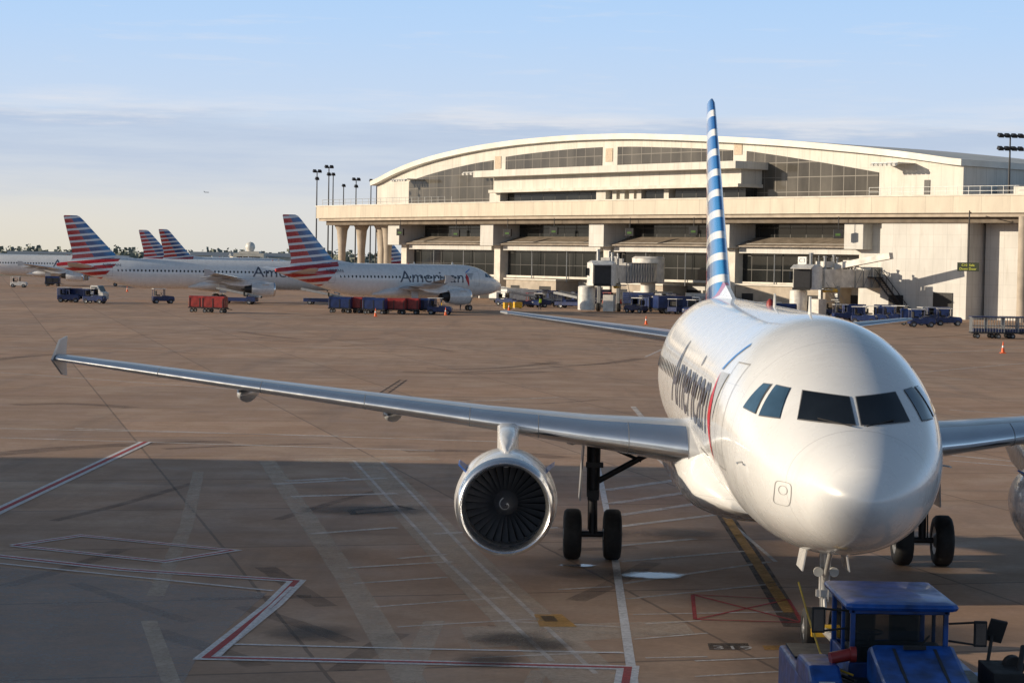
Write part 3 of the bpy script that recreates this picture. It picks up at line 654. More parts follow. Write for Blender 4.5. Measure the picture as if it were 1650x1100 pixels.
def mast(P,h,heads,rz=0,lab='tall dark floodlight mast on the upper deck'):
    r=thing('light_mast',lab,'street lamp',P,rz,'floodlight masts')
    g=Geo(); g.cyl((0,0,0),(0,0,h),.17,.1,8); g.make('pole',DARK,r)
    for hz,n in heads:
        g=Geo(); g.cyl((-n*.45,0,hz),(n*.45,0,hz),.06,n=6); g.make('crossarm',DARK,r)
        for i in range(n):
            g=Geo(); x=(i-(n-1)/2)*.95; g.box((x,-.15,hz+.1),(.72,.75,.42),rx=.35,tx=.8); g.make('lamp_head',DARK,r,smooth=False)
    return r
for px,py,d,n in((507,277,405,2),(526,270,402,2),(533,282,430,1),(550,300,450,1),(570,290,430,2),(594,292,440,1),(603,296,445,1)):
    X=(px-825)/FPX*d; z=H+(416+.0175*(px-825)-py)*d/FPX; mast((X,d,0),z,[(z,n)]+([(z-1.4,1)] if n>1 else []),.3)
s,z=fs(1628,220,12); mast(F(s,12,14.5),z-14.5,[(z-14.5,4),(z-16.2,4)],.2)

WB=mat('bridge_paint',(.74,.71,.66),.5,0,.2,1)
def jet_bridge(P,ang,L,label,sign=None):
    r=thing('jet_bridge',label,'jet bridge',P,ang,'jet bridges')
    g=Geo(); g.box((0,7+2,5.0),(2.7,14,2.4)); t=g.make('inner_tunnel',WB,r,smooth=False,bevel=.05)
    g=Geo(); g.box((0,(14+L)/2,5.15),(3.2,L-12,2.8)); t2=g.make('outer_tunnel',WB,r,smooth=False,bevel=.05)
    for x in(-1.68,1.68):
        g=Geo()
        for z in(3.8,6.5): g.cyl((x,8.6,z),(x,L-.4,z),.06,n=5)
        for k in range(int((L-12)/2)):
            y=8.6+k*2; g.box((x,y,5.15),(.12,.12,2.8)); g.cyl((x,y,3.8),(x,y+2,6.5),.04,n=5)
        g.make('truss',GREY,r,smooth=False)
    g=Geo(); g.rev([(3.5,1.9),(6.5,1.9),(6.8,1.4)],'Z',(0,0,0),24,True); c=g.make('cab',WHITE,r)
    g=Geo(); g.box((.35,-1.5,5.0),(2.3,1.5,2.6),rz=.35); g.make('canopy_bellows',DARK,r,smooth=False,bevel=.1)
    g=Geo(); g.box((.5,-2.0,6.45),(2.7,1.8,.12),rx=.25,rz=.35); g.make('cab_hood',WHITE,r,smooth=False)
    g=Geo(); g.box((.6,-2.3,3.6),(2.3,.25,.3),rz=.35); g.make('bumper',BLACK,r,smooth=False)
    g=Geo(); g.box((-1.45,-1.25,5.3),(.08,.9,1.0),rz=-.85); g.make('cab_window',GLASSM,r,smooth=False)
    g=Geo(); g.box((-1.3,5,2.1),(.45,.5,3.8)); g.box((1.3,5,2.1),(.45,.5,3.8)); g.box((0,5,.75),(3.4,.6,.5)); g.box((0,5,3.6),(3.2,.6,.3)); g.make('lift_column',GREY,r,smooth=False,bevel=.03)
    for x in(-1.4,1.4): wheel(x,5,.6,.6,.5,r)
    g=Geo(); g.cyl((0,L,0),(0,L,3.7),1.1,n=18); g.cyl((0,L,3.6),(0,L,7.2),2.4,n=22); g.cyl((0,L,7.2),(0,L,7.5),2.5,2.0,n=22); g.make('rotunda',WB,r)
    g=Geo()
    for k in range(14): g.box((2.6,1.2+k*.28,3.5-k*.25),(1.1,.26,.05))
    for e_ in(-.55,.55): g.cyl((2.6+e_,1.2,4.5),(2.6+e_,5.1,1.1),.035,n=5); g.cyl((2.6+e_,5.1,1.1),(2.6+e_,5.1,0),.04,n=5)
    g.box((2.2,.7,3.55),(1.9,1.2,.1)); g.make('service_stair',GREY,r,smooth=False)
    g=Geo(); g.rev([(.25,1.15),(3.3,1.15),(3.45,.9)],'Z',(-2.2,1.2,0),20,True); g.make('service_tank',WHITE,r)
    g=Geo(); g.box((.9,1.2,1.2),(1.4,1.8,2.2)); g.make('service_cabinet',WB,r,smooth=False,bevel=.04)
    for c_,d_ in(((0,4,6.8),(1.4,2.4,.8)),((.8,8,6.8),(1.,1.2,.6)),((-.6,11,7.0),(1.2,2,.8))): g=Geo(); g.box(c_,d_); g.make('roof_unit',WB,r,smooth=False)
    for x,y,h,rd in((-.9,2,8.1,.22),(.9,2.6,7.7,.2),(-.3,6.4,7.9,.15),(1.2,5,7.6,.12)): g=Geo(); g.cyl((x,y,6.1),(x,y,h),rd,n=10); g.cyl((x,y,h),(x,y,h+.18),rd*1.5,n=10); g.make('roof_vent',GREY,r)
    g=Geo(); g.rev([(0,.25),(3.,.25)],'Y',(1.55,1.5,3.4),10,True); g.make('air_hose',YEL,r)
    if sign:
        g=Geo(); g.box((-.6,-.4,7.25),(1.3,.15,1.0)); g.cyl((-.6,-.35,6.5),(-.6,-.35,6.9),.08); g.make('gate_sign',WHITE,r,smooth=False)
        flat_text(r,sign,.85,(-.6,-.49,6.97),NAVY)
        g=Geo(); g.box((5.2,5,7.3),(8.5,.9,.8),ry=-.18)
        g.make('boom_walkway',WB,r,smooth=False)
    return r
jet_bridge(gp(968,503),radians(-14),34,'beige jet bridge with dark bellows and service stair')
jet_bridge(gp(1300,510),radians(-42),24,'beige jet bridge with a white gate number board','C3')
jet_bridge(gp(795,476),radians(-30),34,'beige jet bridge docked at a parked airliner')
jet_bridge(gp(650,452),radians(-20),26,'distant beige jet bridge beyond the pillars')

# ---------------------------------------------------------------- ground vehicles
def cart(P,rz,m,label,curt=None):
    r=thing('baggage_cart',label,'baggage cart',P,rz,'baggage carts')
    g=Geo(); g.box((0,0,.55),(1.6,2.8,.14)); g.cyl((0,-1.4,.5),(0,-2.1,.4),.04); g.make('chassis',DARK,r,smooth=False)
    g=Geo(); g.loft([[(-.76,y,.63),(.76,y,.63),(.76,y,1.65),(.6,y,1.92),(-.6,y,1.92),(-.76,y,1.65)] for y in(-1.35,1.35)]); b=g.make('body',m,r,smooth=False,bevel=.03)
    for s_ in(-1,1):
        g=Geo(); g.box((s_*.775,0,1.15),(.02,2.3,.85)); g.make('side_curtain',curt or DARK,r,smooth=False)
        for y in(-1.2,0,1.2): g=Geo(); g.box((s_*.8,y,1.15),(.04,.08,1.05)); g.make('door_post',DARK,r,smooth=False)
    for x in(-.65,.65):
        for y in(-1,1): wheel(x,y,.24,.24,.16,r)
    return r
def opencart(P,rz,label):
    r=thing('baggage_cart',label,'baggage cart',P,rz,'baggage carts')
    g=Geo(); g.box((0,0,.55),(1.6,3.2,.14)); g.cyl((0,-1.5,.5),(0,-2.3,.4),.04); g.make('chassis',DARK,r,smooth=False)
    g=Geo()
    for y in(-1.55,1.55):
        for k in range(7): g.cyl((-.75+k*.25,y,.6),(-.75+k*.25,y,2.0),.025,n=5)
        g.cyl((-.8,y,2.0),(.8,y,2.0),.04,n=6)
    for x in(-.78,.78):
        for k in range(12): g.cyl((x,-1.5+k*.27,.6),(x,-1.5+k*.27,2.0),.02,n=5)
        for z in(1.2,2.0): g.cyl((x,-1.55,z),(x,1.55,z),.03,n=6)
    g.make('cage',GREY,r)
    g=Geo(); g.box((0,0,2.08),(1.7,3.3,.08)); g.make('roof',NAVY,r,smooth=False)
    g=Geo(); g.box((0,0,.8),(1.4,2.8,.3)); g.make('load_bed',NAVY,r,smooth=False)
    for x in(-.65,.65):
        for y in(-1,1): wheel(x,y,.24,.24,.16,r)
    return r
def tractor(P,rz,label,m=None):
    m=m or NAVY
    r=thing('baggage_tractor',label,'baggage tractor',P,rz,'baggage tractors')
    g=Geo(); g.prism([(-1.5,.35),(1.4,.35),(1.4,.95),(.1,.95),(-.1,1.1),(-1.35,1.0),(-1.5,.8)],-.68,.68); g.make('body',m,r,smooth=False,bevel=.05)
    g=Geo(); g.box((0,.65,1.1),(1.1,.5,.15)); g.box((0,.95,1.4),(1.1,.12,.6)); g.make('seat',BLACK,r,smooth=False,bevel=.03)
    g=Geo(); g.cyl((0,.0,1.0),(0,.2,1.4),.03); g.rev([(0,.17),(.03,.19)],'Z',(0,.2,1.4),14,True); g.make('steering_wheel',BLACK,r)
    for x in(-.6,.6):
        for y in(-.2,1.25): g=Geo(); g.cyl((x,y,.9),(x,y,1.95),.035,n=6); g.make('canopy_post',m,r)
    g=Geo(); g.box((0,.5,1.98),(1.4,1.75,.08)); g.make('canopy_roof',m if m!=NAVY else WHITE,r,smooth=False,bevel=.02)
    g=Geo(); g.box((0,-.22,1.5),(1.15,.03,.75)); g.make('windscreen',GLASSM,r,smooth=False)
    for x in(-.62,.62):
        for y in(-1,.95): wheel(x,y,.32,.32,.2,r)
    for x in(-.45,.45):
        g=Geo(); g.cyl((x,-1.5,.75),(x,-1.54,.75),.09); g.make('headlight',LAMP,r)
    return r
def belt_loader(P,rz,label):
    r=thing('belt_loader',label,'belt loader',P,rz,'belt loaders')
    g=Geo(); g.prism([(-2.6,.4),(2.6,.4),(2.6,.9),(-1.2,.9),(-1.4,1.1),(-2.6,1.0)],-.8,.8); g.make('chassis',NAVY,r,smooth=False,bevel=.04)
    g=Geo(); g.box((.35,0,1.55),(.75,6.4,.22),rx=radians(10)); g.make('conveyor',BLACK,r,smooth=False)
    for x in(-.05,.75): g=Geo(); g.box((x,0,1.6),(.06,6.4,.28),rx=radians(10)); g.make('side_rail',GREY,r,smooth=False)
    g=Geo(); g.box((-.45,-1.2,1.2),(.5,.5,.2)); g.box((-.45,-.95,1.5),(.5,.1,.5)); g.make('seat',BLACK,r,smooth=False)
    for x in(-.7,.7):
        for y in(-1.7,1.7): wheel(x,y,.36,.36,.22,r)
    return r
def truck(P,rz,label,m,hz=2.6,cat='truck',name='service_truck'):
    r=thing(name,label,cat,P,rz,'service trucks')
    g=Geo(); g.box((0,0,.6),(1.9,6.4,.25)); g.make('chassis',DARK,r,smooth=False)
    g=Geo(); g.prism([(-3.3,.5),(-1.5,.5),(-1.5,2.3),(-2.5,2.3),(-2.95,1.5),(-3.3,1.35)],-1.05,1.05); c=g.make('cab',WHITE,r,smooth=False,bevel=.06)
    g=Geo(); g.box((0,-2.74,1.88),(1.8,.03,.85),rx=radians(-30)); g.make('windscreen',GLASSM,r,smooth=False)
    for x in(-1.06,1.06): g=Geo(); g.box((x,-2.0,1.8),(.03,.8,.6)); g.make('side_window',GLASSM,r,smooth=False)
    g=Geo(); g.box((0,.9,.75+hz/2),(2.3,4.6,hz)); g.make('box_body',m,r,smooth=False,bevel=.05)
    for x in(-.9,.9):
        for y in(-2.3,2.): wheel(x,y,.45,.45,.28,r)
    for x in(-.75,.75):
        g=Geo(); g.box((x,-3.31,.95),(.3,.05,.2)); g.make('headlight',LAMP,r,smooth=False)
    return r
def cone(P):
    r=thing('traffic_cone','orange traffic cone with a white band standing on the apron','traffic cone',P,0,'orange cones on the apron')
    g=Geo(); g.box((0,0,.03),(.42,.42,.06)); g.rev([(.05,.16),(.45,.1),(.62,.07),(.95,.025)],'Z',(0,0,0),14,True); g.make('cone_body',ORANGE,r)
    g=Geo(); g.rev([(.45,.105),(.62,.075)],'Z',(0,0,0),14); g.make('reflective_band',WHITE,r)
for px,py in((1041,523),(1616,569),(718,508),(605,510),(205,470),(20,462),(820,500),(560,470)): cone(gp(px,py))
t90=radians(90)
tractor(gp(110,487),radians(95),'navy and white baggage tractor with canopy'); truck(gp(133,487),radians(80),'navy crew vehicle with white cab',NAVY,1.1,'truck','pickup_truck')
tractor(gp(152,489),radians(75),'navy baggage tractor on the open apron',NAVY)
tractor(gp(262,489),radians(110),'dark baggage tractor beside an airliner',NAVY)
cart(gp(325,503),radians(80),RED,'red covered baggage cart on the apron',RED); cart(gp(346,504),radians(80),RED,'red covered baggage cart on the apron',RED)
belt_loader(gp(384,490),radians(80),'belt loader beneath an airliner wing'); tractor(gp(30,463),t90,'white tractor near a distant airliner',WHITE); cart(gp(85,461),t90,NAVY,'navy baggage cart by a distant airliner')
belt_loader(gp(520,491),radians(80),'navy belt loader standing by an airliner')
for px,m,lb in((549,NAVY,'navy covered baggage cart in a row'),(568,RED,'red covered baggage cart in a row'),(586,NAVY,'navy covered baggage cart in a row'),(604,NAVY,'navy covered baggage cart in a row'),(636,RED,'red covered baggage cart in a row'),(658,RED,'red covered baggage cart in a row'),(684,NAVY,'navy covered baggage cart in a row')):
    cart(gp(px,506 if px>600 else 504),radians(84+random.uniform(-6,6)),m,lb,m)
tractor(gp(708,507),radians(85),'navy baggage tractor at the head of a cart train',NAVY)
rnd=random.Random(5)
for i in range(64):
    px=rnd.uniform(812,1165); hz=416+.0175*(px-825); s=fs(px,480,6)[0]; dmax=F(s,-3).y; dmin=dmax-42
    d=rnd.uniform(max(dmin,272),dmax); py=hz+23805/d
    if 925<px<1010 and 494<py<510: continue
    k=i%6; P=gp(px,py)
    if k in(0,5): tractor(P,rnd.uniform(0,6),'navy baggage tractor parked under the terminal',NAVY)
    elif k==1: cart(P,rnd.uniform(1,2),NAVY,'navy baggage cart parked under the terminal',NAVY)
    elif k==2: truck(P,rnd.uniform(1.2,2.2),'box-bodied service truck near the terminal',WHITE if i%4 else NAVY,1.6)
    elif k==3: belt_loader(P,rnd.uniform(1,2),'navy belt loader parked near the terminal')
    elif i%12==4: tractor(P,rnd.uniform(0,6),'red baggage tractor near the terminal',RED)
    else: opencart(P,rnd.uniform(1,2),'navy open-sided cage cart near the terminal')
for i,px in enumerate((1180,1192,1204,1216,1228,1240,1252,1264,1345,1360,1376,1392,1410,1426,1440,1456,1470,1484,1498,1512,1528)):
    py=505+(px-1180)*.06+rnd.uniform(-5,9)
    if i%3==0: tractor(gp(px,py),rnd.uniform(1,2),'navy baggage tractor parked by the tower wall',NAVY)
    elif i%3==1: cart(gp(px,py),rnd.uniform(1.2,1.9),NAVY,'navy covered baggage cart parked by the tower wall',NAVY)
    else: tractor(gp(px,py),rnd.uniform(1.2,1.9),'dark blue tractor with canopy by the tower wall',NAVY)
for px in(1590,1613,1640): opencart(gp(px,545),radians(88),'navy open-sided cage cart on the apron')
for px,py in((818,498),(834,497)):
    r=thing('crate','yellow wooden crate standing on the apron','crate',gp(px,py),.2,'yellow crates')
    g=Geo(); g.box((0,0,.5),(1.1,1.1,.8)); g.make('crate_body',YEL,r,smooth=False,bevel=.02)
    for q in(-.4,.4): g=Geo(); g.box((q,0,.05),(.12,1.1,.1)); g.make('runner',BEIGE,r,smooth=False)
def worker(P,rz,label):
    me=bpy.data.meshes.new('person')
    V=[(0,0,.95),(0,0,1.2),(0,.0,1.42),(0,-.01,1.52),(0,-.02,1.66),(.1,0,.9),(.12,-.02,.5),(.13,.02,.08),(.13,-.12,.04),(-.1,0,.9),(-.12,.06,.5),(-.13,.1,.08),(-.13,-.04,.04),(.2,0,1.4),(.27,.02,1.12),(.25,-.12,.88),(-.2,0,1.4),(-.27,.0,1.12),(-.25,-.14,.9)]
    E=[(0,1),(1,2),(2,3),(3,4),(0,5),(5,6),(6,7),(7,8),(0,9),(9,10),(10,11),(11,12),(2,13),(13,14),(14,15),(2,16),(16,17),(17,18)]
    rad=[.15,.14,.15,.06,.11,.1,.07,.05,.04,.1,.07,.05,.04,.07,.05,.035,.07,.05,.035]
    me.from_pydata(V,E,[])
    o=bpy.data.objects.new('person',me); C.objects.link(o); me.materials.append(CLOTH); o.location=P; o.rotation_euler=(0,0,rz)
    o.modifiers.new('s','SKIN')
    try:
        for i,rr in enumerate(rad): me.skin_vertices[0].data[i].radius=(rr,rr)
        me.skin_vertices[0].data[0].use_root=True
    except Exception as ex: print('skin',ex)
    sb=o.modifiers.new('u','SUBSURF'); sb.levels=1; sb.render_levels=1
    o['label']=label; o['category']='person'; o['group']='ramp workers'
    g=Geo(); g.loft([[(w*cos(a),d*sin(a),z) for a in [2*pi*i/14 for i in range(14)]] for z,w,d in((.95,.19,.17),(1.2,.19,.175),(1.42,.2,.175),(1.47,.12,.12))]); g.make('vest',VEST,o)
    g=Geo(); g.rev([(1.68,.115),(1.74,.11),(1.79,.05)],'Z',(0,-.01,0),12,True); g.make('cap',NAVY,o)
for px,py,a in((870,499,.5),(742,500,2.),(410,489,1.)): worker(gp(px,py),a,'ramp worker in a yellow hi-vis vest standing on the apron')

# ---------------------------------------------------------------- tow tractor (foreground)
tr=thing('tow_tractor','blue aircraft tow tractor with a glazed cab at the nose gear','tow tractor',(5.48,29.5,0),0.)
g=Geo(); g.prism([(-3.2,.35),(3.2,.35),(3.2,1.05),(1.0,1.05),(.9,1.12),(-3.0,1.12),(-3.2,.95)],-1.3,1.3); g.make('body',BLUE,tr,smooth=False,bevel=.05)
g=Geo(); g.box((0,-1.1,1.135),(2.3,3.9,.02)); g.make('deck_plate',DARK,tr,smooth=False)
g=Geo(); g.box((0,2.6,1.07),(2.4,1.1,.03)); g.make('deck_plate',DARK,tr,smooth=False)
g=Geo(); g.prism([(-2.1,1.14),(-.05,1.14),(-.05,1.62),(-.35,1.70),(-1.05,1.52),(-1.9,1.34),(-2.1,1.3)],-.50,.66); hood=g.make('engine_cover',BLUE,tr,smooth=False,bevel=.07)
for q in(-.2,.36):
    g=Geo(); g.box((q,-1.1,1.515),(.04,1.3,.02),rx=.24); g.make('hood_rib',DARK,hood,smooth=False)
g=Geo(); g.box((.08,-.5,1.70),(.3,.06,.05)); g.make('hood_handle',BLACK,hood,smooth=False)
for x in(-1,1):
    g=Geo(); g.prism([(-2.9,1.1),(-1.2,1.1),(-1.2,1.25),(-1.45,1.42),(-2.6,1.42),(-2.9,1.25)],x*1.02,x*1.32) if x>0 else g.prism([(-.6,1.05),(1.0,1.05),(1.0,1.15),(.8,1.36),(-.3,1.40),(-.6,1.25)],-1.34,-.9)
    g.make('fender',BLUE,tr,smooth=False,bevel=.05)
    for y in(-2.1,2.0): wheel(x*1.1,y,.45,.45,.34,tr)
cabx=.71
g=Geo()
for x in(-cabx+.06,cabx-.06):
    for y in(.25,1.95): g.box((x,y,1.57),(.07,.07,1.12))
    g.box((x,1.1,1.2),(.06,1.7,.35)); g.box((x,1.1,1.68),(.05,.07,.9))
g.box((0,.25,1.2),(1.40,.08,.3)); g.box((0,1.95,1.2),(1.40,.08,.35)); g.box((0,.25,2.07),(1.40,.07,.08)); g.box((0,1.95,2.07),(1.40,.07,.08)); g.box((0,1.1,1.05),(1.40,1.75,.1))
g.make('cab_frame',BLUE,tr,smooth=False,bevel=.015)
g=Geo(); g.loft([[(x,y,z) for x,y in((-k,.1-kk+.0),(-k*.9,.02-kk),(k*.9,.02-kk),(k,.1-kk),(k,2.1+kk),(-k,2.1+kk))] for z,k,kk in((2.11,.765,.02),(2.16,.79,.05),(2.20,.765,.02),(2.225,.68,-.08))]); roof=g.make('cab_roof',BLUE,tr,ang=30,bevel=.01)
def clearglass():
    m,nt,b=newmat('cab_glass'); b.inputs['Base Color'].default_value=(.03,.035,.035,1); b.inputs['Alpha'].default_value=.45
    setin(nt,b.inputs['Roughness'],mrange(nt,noise(nt,coord(nt),5.),.3,.7,.02,.08)); return m
CG=clearglass()
for c_,d_ in(((0,.25,1.69),(1.25,.015,.7)),((0,1.95,1.7),(1.25,.015,.66))):
    g=Geo(); g.box(c_,d_); g.make('cab_window',CG,tr,smooth=False)
g=Geo(); g.cyl((.1,.22,1.36),(.42,.21,1.75),.012,n=6); g.make('wiper',BLACK,tr)
for x in(-.32,.32): g=Geo(); g.box((x,1.35,1.35),(.46,.5,.14)); g.box((x,1.62,1.68),(.44,.12,.55)); g.make('seat',BLACK,tr,smooth=False,bevel=.04)
g=Geo(); g.box((0,.55,1.42),(1.25,.35,.3)); g.make('dashboard',DARK,tr,smooth=False,bevel=.03)
g=Geo(); g.rev([(0,.19),(.015,.205),(.03,.19)],'Z',(-.32,.85,1.66),20); g.cyl((-.32,.6,1.5),(-.32,.85,1.66),.03); g.make('steering_wheel',BLACK,tr)
MF=mat('mirror_face',(.25,.25,.26),.1,.9)
for x,z,y in((-1,1.93,.35),(1,1.78,.3)):
    g=Geo(); g.cyl((x*.7,y,z+.12),(x*1.10,y-.08,z+.16),.018,n=6); g.cyl((x*.7,y,z-.12),(x*1.10,y-.08,z-.16),.018,n=6); g.box((x*1.13,y-.08,z),(.18,.06,.36)); m_=g.make('mirror',BLACK,tr,smooth=False,bevel=.02)
    g=Geo(); g.box((x*1.13,y-.115,z),(.14,.01,.30)); g.make('mirror_glass',MF,m_,smooth=False)
g=Geo(); g.cyl((-1.0,-.05,1.45),(-.72,.0,1.50),.085,n=12); g.cyl((-.72,0,1.5),(-.64,0,1.5),.11,n=12); g.make('fire_extinguisher',RED,tr)
g=Geo(); pts=[Vector((-1.1,2.6,2.1)),Vector((-1.04,1.9,1.7)),Vector((-1.0,.9,1.35)),Vector((-.95,.1,1.3)),Vector((-.7,-.2,1.25))]
for a,b in zip(pts[:-1],pts[1:]): g.cyl(a,b,.016,n=6)
g.make('hose',YEL,tr)
g=Geo(); pts=[Vector((-.75,-1.9,1.17)),Vector((-.7,-1.3,1.2)),Vector((-.85,-.8,1.18)),Vector((-.68,-.4,1.2)),Vector((-.8,.1,1.18))]
for a,b in zip(pts[:-1],pts[1:]): g.cyl(a,b,.025,n=6)
g.make('cable',BLACK,tr)
g=Geo(); g.box((1.3,-.35,1.28),(.42,1.0,.3)); g.cyl((1.2,.1,1.3),(1.3,.25,1.75),.025); g.box((1.36,.27,1.82),(.24,.05,.34),rx=.35,ry=.2); g.cyl((1.45,-.7,1.3),(1.62,-.25,1.7),.04); g.cyl((1.5,-.3,1.42),(1.5,-.1,1.42),.14,n=16); g.make('control_stand',BLACK,tr,smooth=False,bevel=.02)
g=Geo(); g.box((-1.12,-.606,1.16),(.22,.01,.14)); g.make('sticker',WHITE,tr,smooth=False)
g=Geo(); g.box((-1.08,-1.0,1.15),(.25,.5,.02)); g.make('step_tread',GREY,tr,smooth=False)
for x in(-1.05,1.05):
    g=Geo(); g.box((x,-3.22,.85),(.3,.06,.2)); g.make('headlight',LAMP,tr,smooth=False)
tb=thing('tow_bar','yellow-ended steel tow bar between the tractor and nose wheels','tow bar',(5.55,33.,0))
g=Geo(); g.cyl((0,-.3,.62),(.08,4.6,.42),.07); g.make('bar',STEEL,tb); g=Geo(); g.box((.08,4.65,.42),(.5,.15,.2)); g.make('tow_head',YEL,tb,smooth=False)
for x in(-.3,.5): wheel(x,2.6,.2,.2,.12,tb)

# ---------------------------------------------------------------- unseen building, placed and shaped to shade the near apron
e=radians(12); SD=Vector((-.99*cos(e),-.14*cos(e),sin(e))).normalized()
B=thing('shadow_caster_building','unseen cream building beside the apron, stepped roof shaped for its shadow','building',(-70,20,0))
hh=67.5*math.tan(e)
g=Geo(); g.box((-70,20,hh/2),(20,84,hh)); g.make('wall',CREAM,B,world=True,smooth=False)
g=Geo(); g.box((-70,-4,hh+3),(19.8,52,6)); g.make('upper_wall',CREAM,B,world=True,smooth=False)  # taller part added to shade the tow tractor
for y,w,z in((59,3,1.0),(52,1.5,.6),(45,3,.7),(38,4,.9),(30,2,.7)): g=Geo(); g.box((-64,y,hh+z/2),(6,w,z)); g.make('shadow_edge_block',GREY,B,world=True,smooth=False)  # roof blocks added to make the shadow edge uneven
g=Geo(); g.box((-64,62.6,hh*.3),(8,1.2,hh*.6)); g.make('stair_annex',CREAM,B,world=True,smooth=False)
g=Geo(); g.box((-59.9,20,5),(.1,80,3)); g.make('window_band',GLASSM,B,world=True,smooth=False)

# ---------------------------------------------------------------- distance
def treeline(x0,x1,y,hm,seed):
    rnd=random.Random(seed); g=Geo(); x=x0
    while x<x1:
        h=hm*rnd.uniform(.6,1.05); w=rnd.uniform(5,10)
        for _ in range(34):
            a=rnd.uniform(0,6.28); q=rnd.random(); cx=x+cos(a)*w*q*.8; cz=h*(.12+.85*rnd.random()**.8*(1-.35*q)); cy=y+rnd.uniform(-6,6); s_=rnd.uniform(.8,2.2)
            d=Vector((rnd.uniform(-1,1),rnd.uniform(-1,1),rnd.uniform(-.5,1))).normalized(); u=d.orthogonal().normalized()*s_; v=d.cross(u)
            c=Vector((cx,cy,cz)); g.add([c+u,c+v,c-u,c-v],[(0,1,2,3)])
        x+=w*.9
    m,nt,b=newmat('far_foliage'); n=noise(nt,coord(nt),.15); setin(nt,b.inputs['Base Color'],mix(nt,mrange(nt,n,.35,.65),(.16,.19,.17),(.27,.29,.25))); b.inputs['Roughness'].default_value=.9  # foliage colours paled, distance haze mixed into them
    o=g.make('treeline',m,smooth=False,recalc=False); o['kind']='stuff'; o['label']='hazy far-off line of green trees along the horizon'; o['category']='trees'
treeline(-420,60,1500,12,3); treeline(-300,-60,1100,7,4)
for px,w,h,d in((20,22,4,1000),(62,30,5,1050),(170,18,4,900),(340,14,6,700),(440,26,6,650),(372,12,5,680)):
    X=(px-825)/FPX*d; r=thing('distant_hangar','low pale airport building on the far side of the field','building',(X,d,0),.2,'distant airport buildings')
    g=Geo(); g.box((0,0,h/2),(w,14,h)); g.make('wall',CREAM,r,smooth=False); g=Geo(); g.prism([(-7.5,h),(7.5,h),(0,h+1.2)],-w/2-.4,w/2+.4); g.make('roof',GREY,r,smooth=False)
    g=Geo(); g.box((0,-7.05,h*.4),(w*.6,.1,h*.5)); g.make('hangar_door',GREY,r,smooth=False)
d=640; X=(401-825)/FPX*d; r=thing('radar_station','white radome on a small pale control building','building',(X,d,0))
g=Geo(); g.box((0,0,3.5),(9,8,7)); g.box((0,0,7.2),(6,6,.8)); g.make('wall',CREAM,r,smooth=False); g=Geo(); g.rev([(7.6,.9),(8.2,1.3),(8.9,1.5),(9.7,1.3),(10.2,.8),(10.4,.1)],'Z',(0,0,0),20,True); g.make('radome',WHITE,r); g=Geo(); g.box((0,-4.05,5.5),(7,.1,1)); g.make('window',GLASSM,r,smooth=False)
P=CAM+ray(333,310)*9500
r=thing('flying_airplane','tiny airplane silhouette climbing in the hazy sky','airplane',P,radians(100))
g=Geo(); g.rev([(-11,.1),(-9,1.6),(6,1.6),(12,.3)],'Y',(0,0,0),12,True); g.make('fuselage',GREY,r)
for s_ in(-1,1):
    g=Geo(); g.loft([[(s_*1,-3,-.5),(s_*1,3,-.5),(s_*1,3,-.9),(s_*1,-3,-.9)],[(s_*14,5,.8),(s_*14,6.5,.8),(s_*14,6.5,.6),(s_*14,5,.6)]]); g.make('wing',GREY,r,smooth=False)
g=Geo(); g.loft([[(-.2,7,1),(.2,7,1),(.2,12,1),(-.2,12,1)],[(-.1,11,6),(.1,11,6),(.1,13,6),(-.1,13,6)]]); g.make('vertical_fin',GREY,r,smooth=False)

# ---------------------------------------------------------------- light
sun=bpy.data.lights.new('sun','SUN'); sun.energy=5.; sun.angle=radians(.53); sun.color=(1,.84,.63)
so=bpy.data.objects.new('sun',sun); C.objects.link(so); so.rotation_euler=SD.to_track_quat('Z','Y').to_euler()
BG=.10
W=bpy.data.worlds.new('World'); S.world=W; W.use_nodes=True; nt=W.node_tree; bg=nt.nodes['Background']; bg.inputs[1].default_value=BG
sky=nt.nodes.new('ShaderNodeTexSky'); sky.sky_type='NISHITA'; sky.sun_disc=False; sky.sun_elevation=e; sky.sun_rotation=math.atan2(SD.x,SD.y)%(2*pi); sky.dust_density=1.2; sky.altitude=180
tc=nt.nodes.new('ShaderNodeTexCoord'); X=sep(nt,tc.outputs['Generated'])
cr=nt.nodes.new('ShaderNodeValToRGB'); nt.links.new(mrange(nt,X[2],0,.14),cr.inputs[0])
el=cr.color_ramp.elements; el[0].position=0; el[0].color=(.80,.75,.64,1); el[1].position=1; el[1].color=(.42,.66,1.,1)
for p_,c_ in((.1,(.80,.77,.70)),(.28,(.70,.75,.82)),(.5,(.60,.73,.93)),(.75,(.50,.70,.99))):
    q=el.new(p_); q.color=(*c_,1)
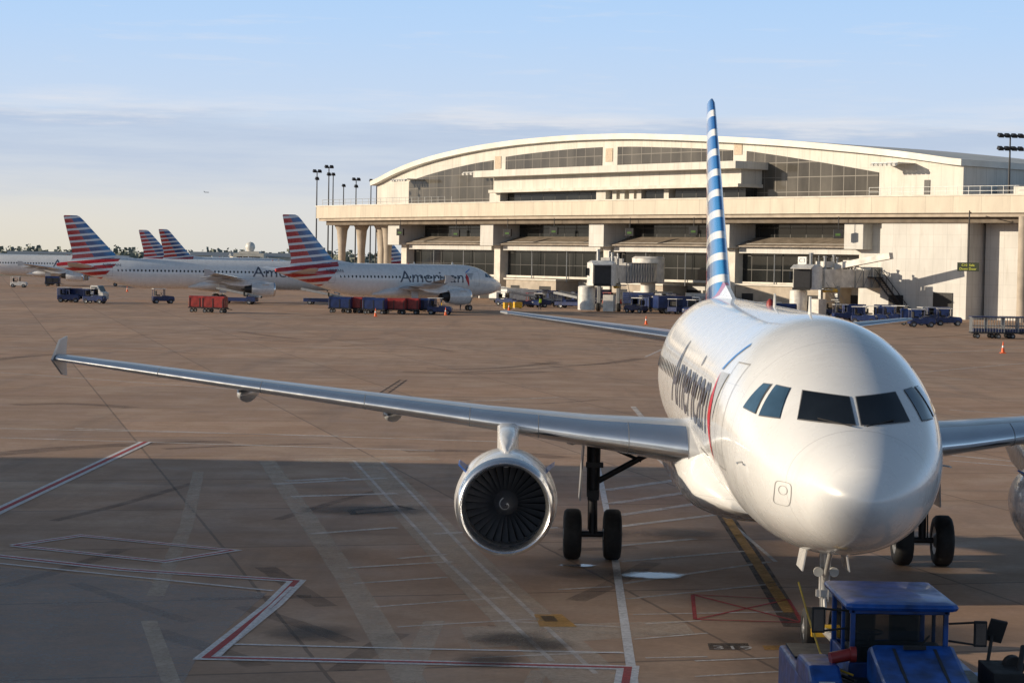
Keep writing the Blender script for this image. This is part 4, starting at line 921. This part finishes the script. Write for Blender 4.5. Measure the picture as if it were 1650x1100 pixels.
rt=mrange(nt,X[0],-.2,.12); gr=mix(nt,mth(nt,'MULTIPLY',mth(nt,'MULTIPLY',rt,mrange(nt,X[2],0.,.06,1,0)),.8),cr.outputs[0],(.62,.72,.90))
mp=nt.nodes.new('ShaderNodeMapping'); nt.links.new(tc.outputs['Generated'],mp.inputs[0]); mp.inputs['Scale'].default_value=(6,6,70); mp.inputs['Location'].default_value=(1.3,0,.4)
n=noise(nt,mp.outputs[0],1.,7,.6); mp2=nt.nodes.new('ShaderNodeMapping'); nt.links.new(tc.outputs['Generated'],mp2.inputs[0]); mp2.inputs['Scale'].default_value=(18,18,190); n2=noise(nt,mp2.outputs[0],1.,6,.6)
zw=mth(nt,'ADD',X[2],mth(nt,'MULTIPLY',mth(nt,'SUBTRACT',n2,.5),.02))
band=mth(nt,'MULTIPLY',mrange(nt,zw,.022,.046),mrange(nt,zw,.060,.066,1,0))
cl=mth(nt,'MULTIPLY',mrange(nt,n,.34,.56,.3,1.),band)
gr=mix(nt,mth(nt,'MULTIPLY',cl,.66),gr,(.46,.57,.77))
edge=mth(nt,'MULTIPLY',mth(nt,'MULTIPLY',mrange(nt,zw,.058,.063),mrange(nt,zw,.066,.076,1,0)),mrange(nt,n,.42,.6)); gr=mix(nt,mth(nt,'MULTIPLY',edge,.6),gr,(.86,.85,.88))
wisp=mth(nt,'MULTIPLY',mrange(nt,n2,.56,.72),mrange(nt,X[2],.06,.09)); gr=mix(nt,mth(nt,'MULTIPLY',wisp,.3),gr,(.78,.80,.88))
vs=nt.nodes.new('ShaderNodeVectorMath'); vs.operation='SCALE'; nt.links.new(gr,vs.inputs[0]); vs.inputs['Scale'].default_value=1/BG
f=mrange(nt,X[2],.13,.28,.92,0.)
nt.links.new(mix(nt,f,sky.outputs[0],vs.outputs[0]),bg.inputs[0])
# ---------------------------------------------------------------- camera
cam=bpy.data.cameras.new('camera'); co=bpy.data.objects.new('camera',cam); C.objects.link(co); co.location=CAM; co.rotation_euler=R.to_euler()
cam.sensor_width=36; cam.lens=FPX/1650*36; cam.clip_end=20000; cam.clip_start=.5; S.camera=co
S.view_settings.view_transform='Standard'; S.view_settings.look='None'; S.view_settings.exposure=0
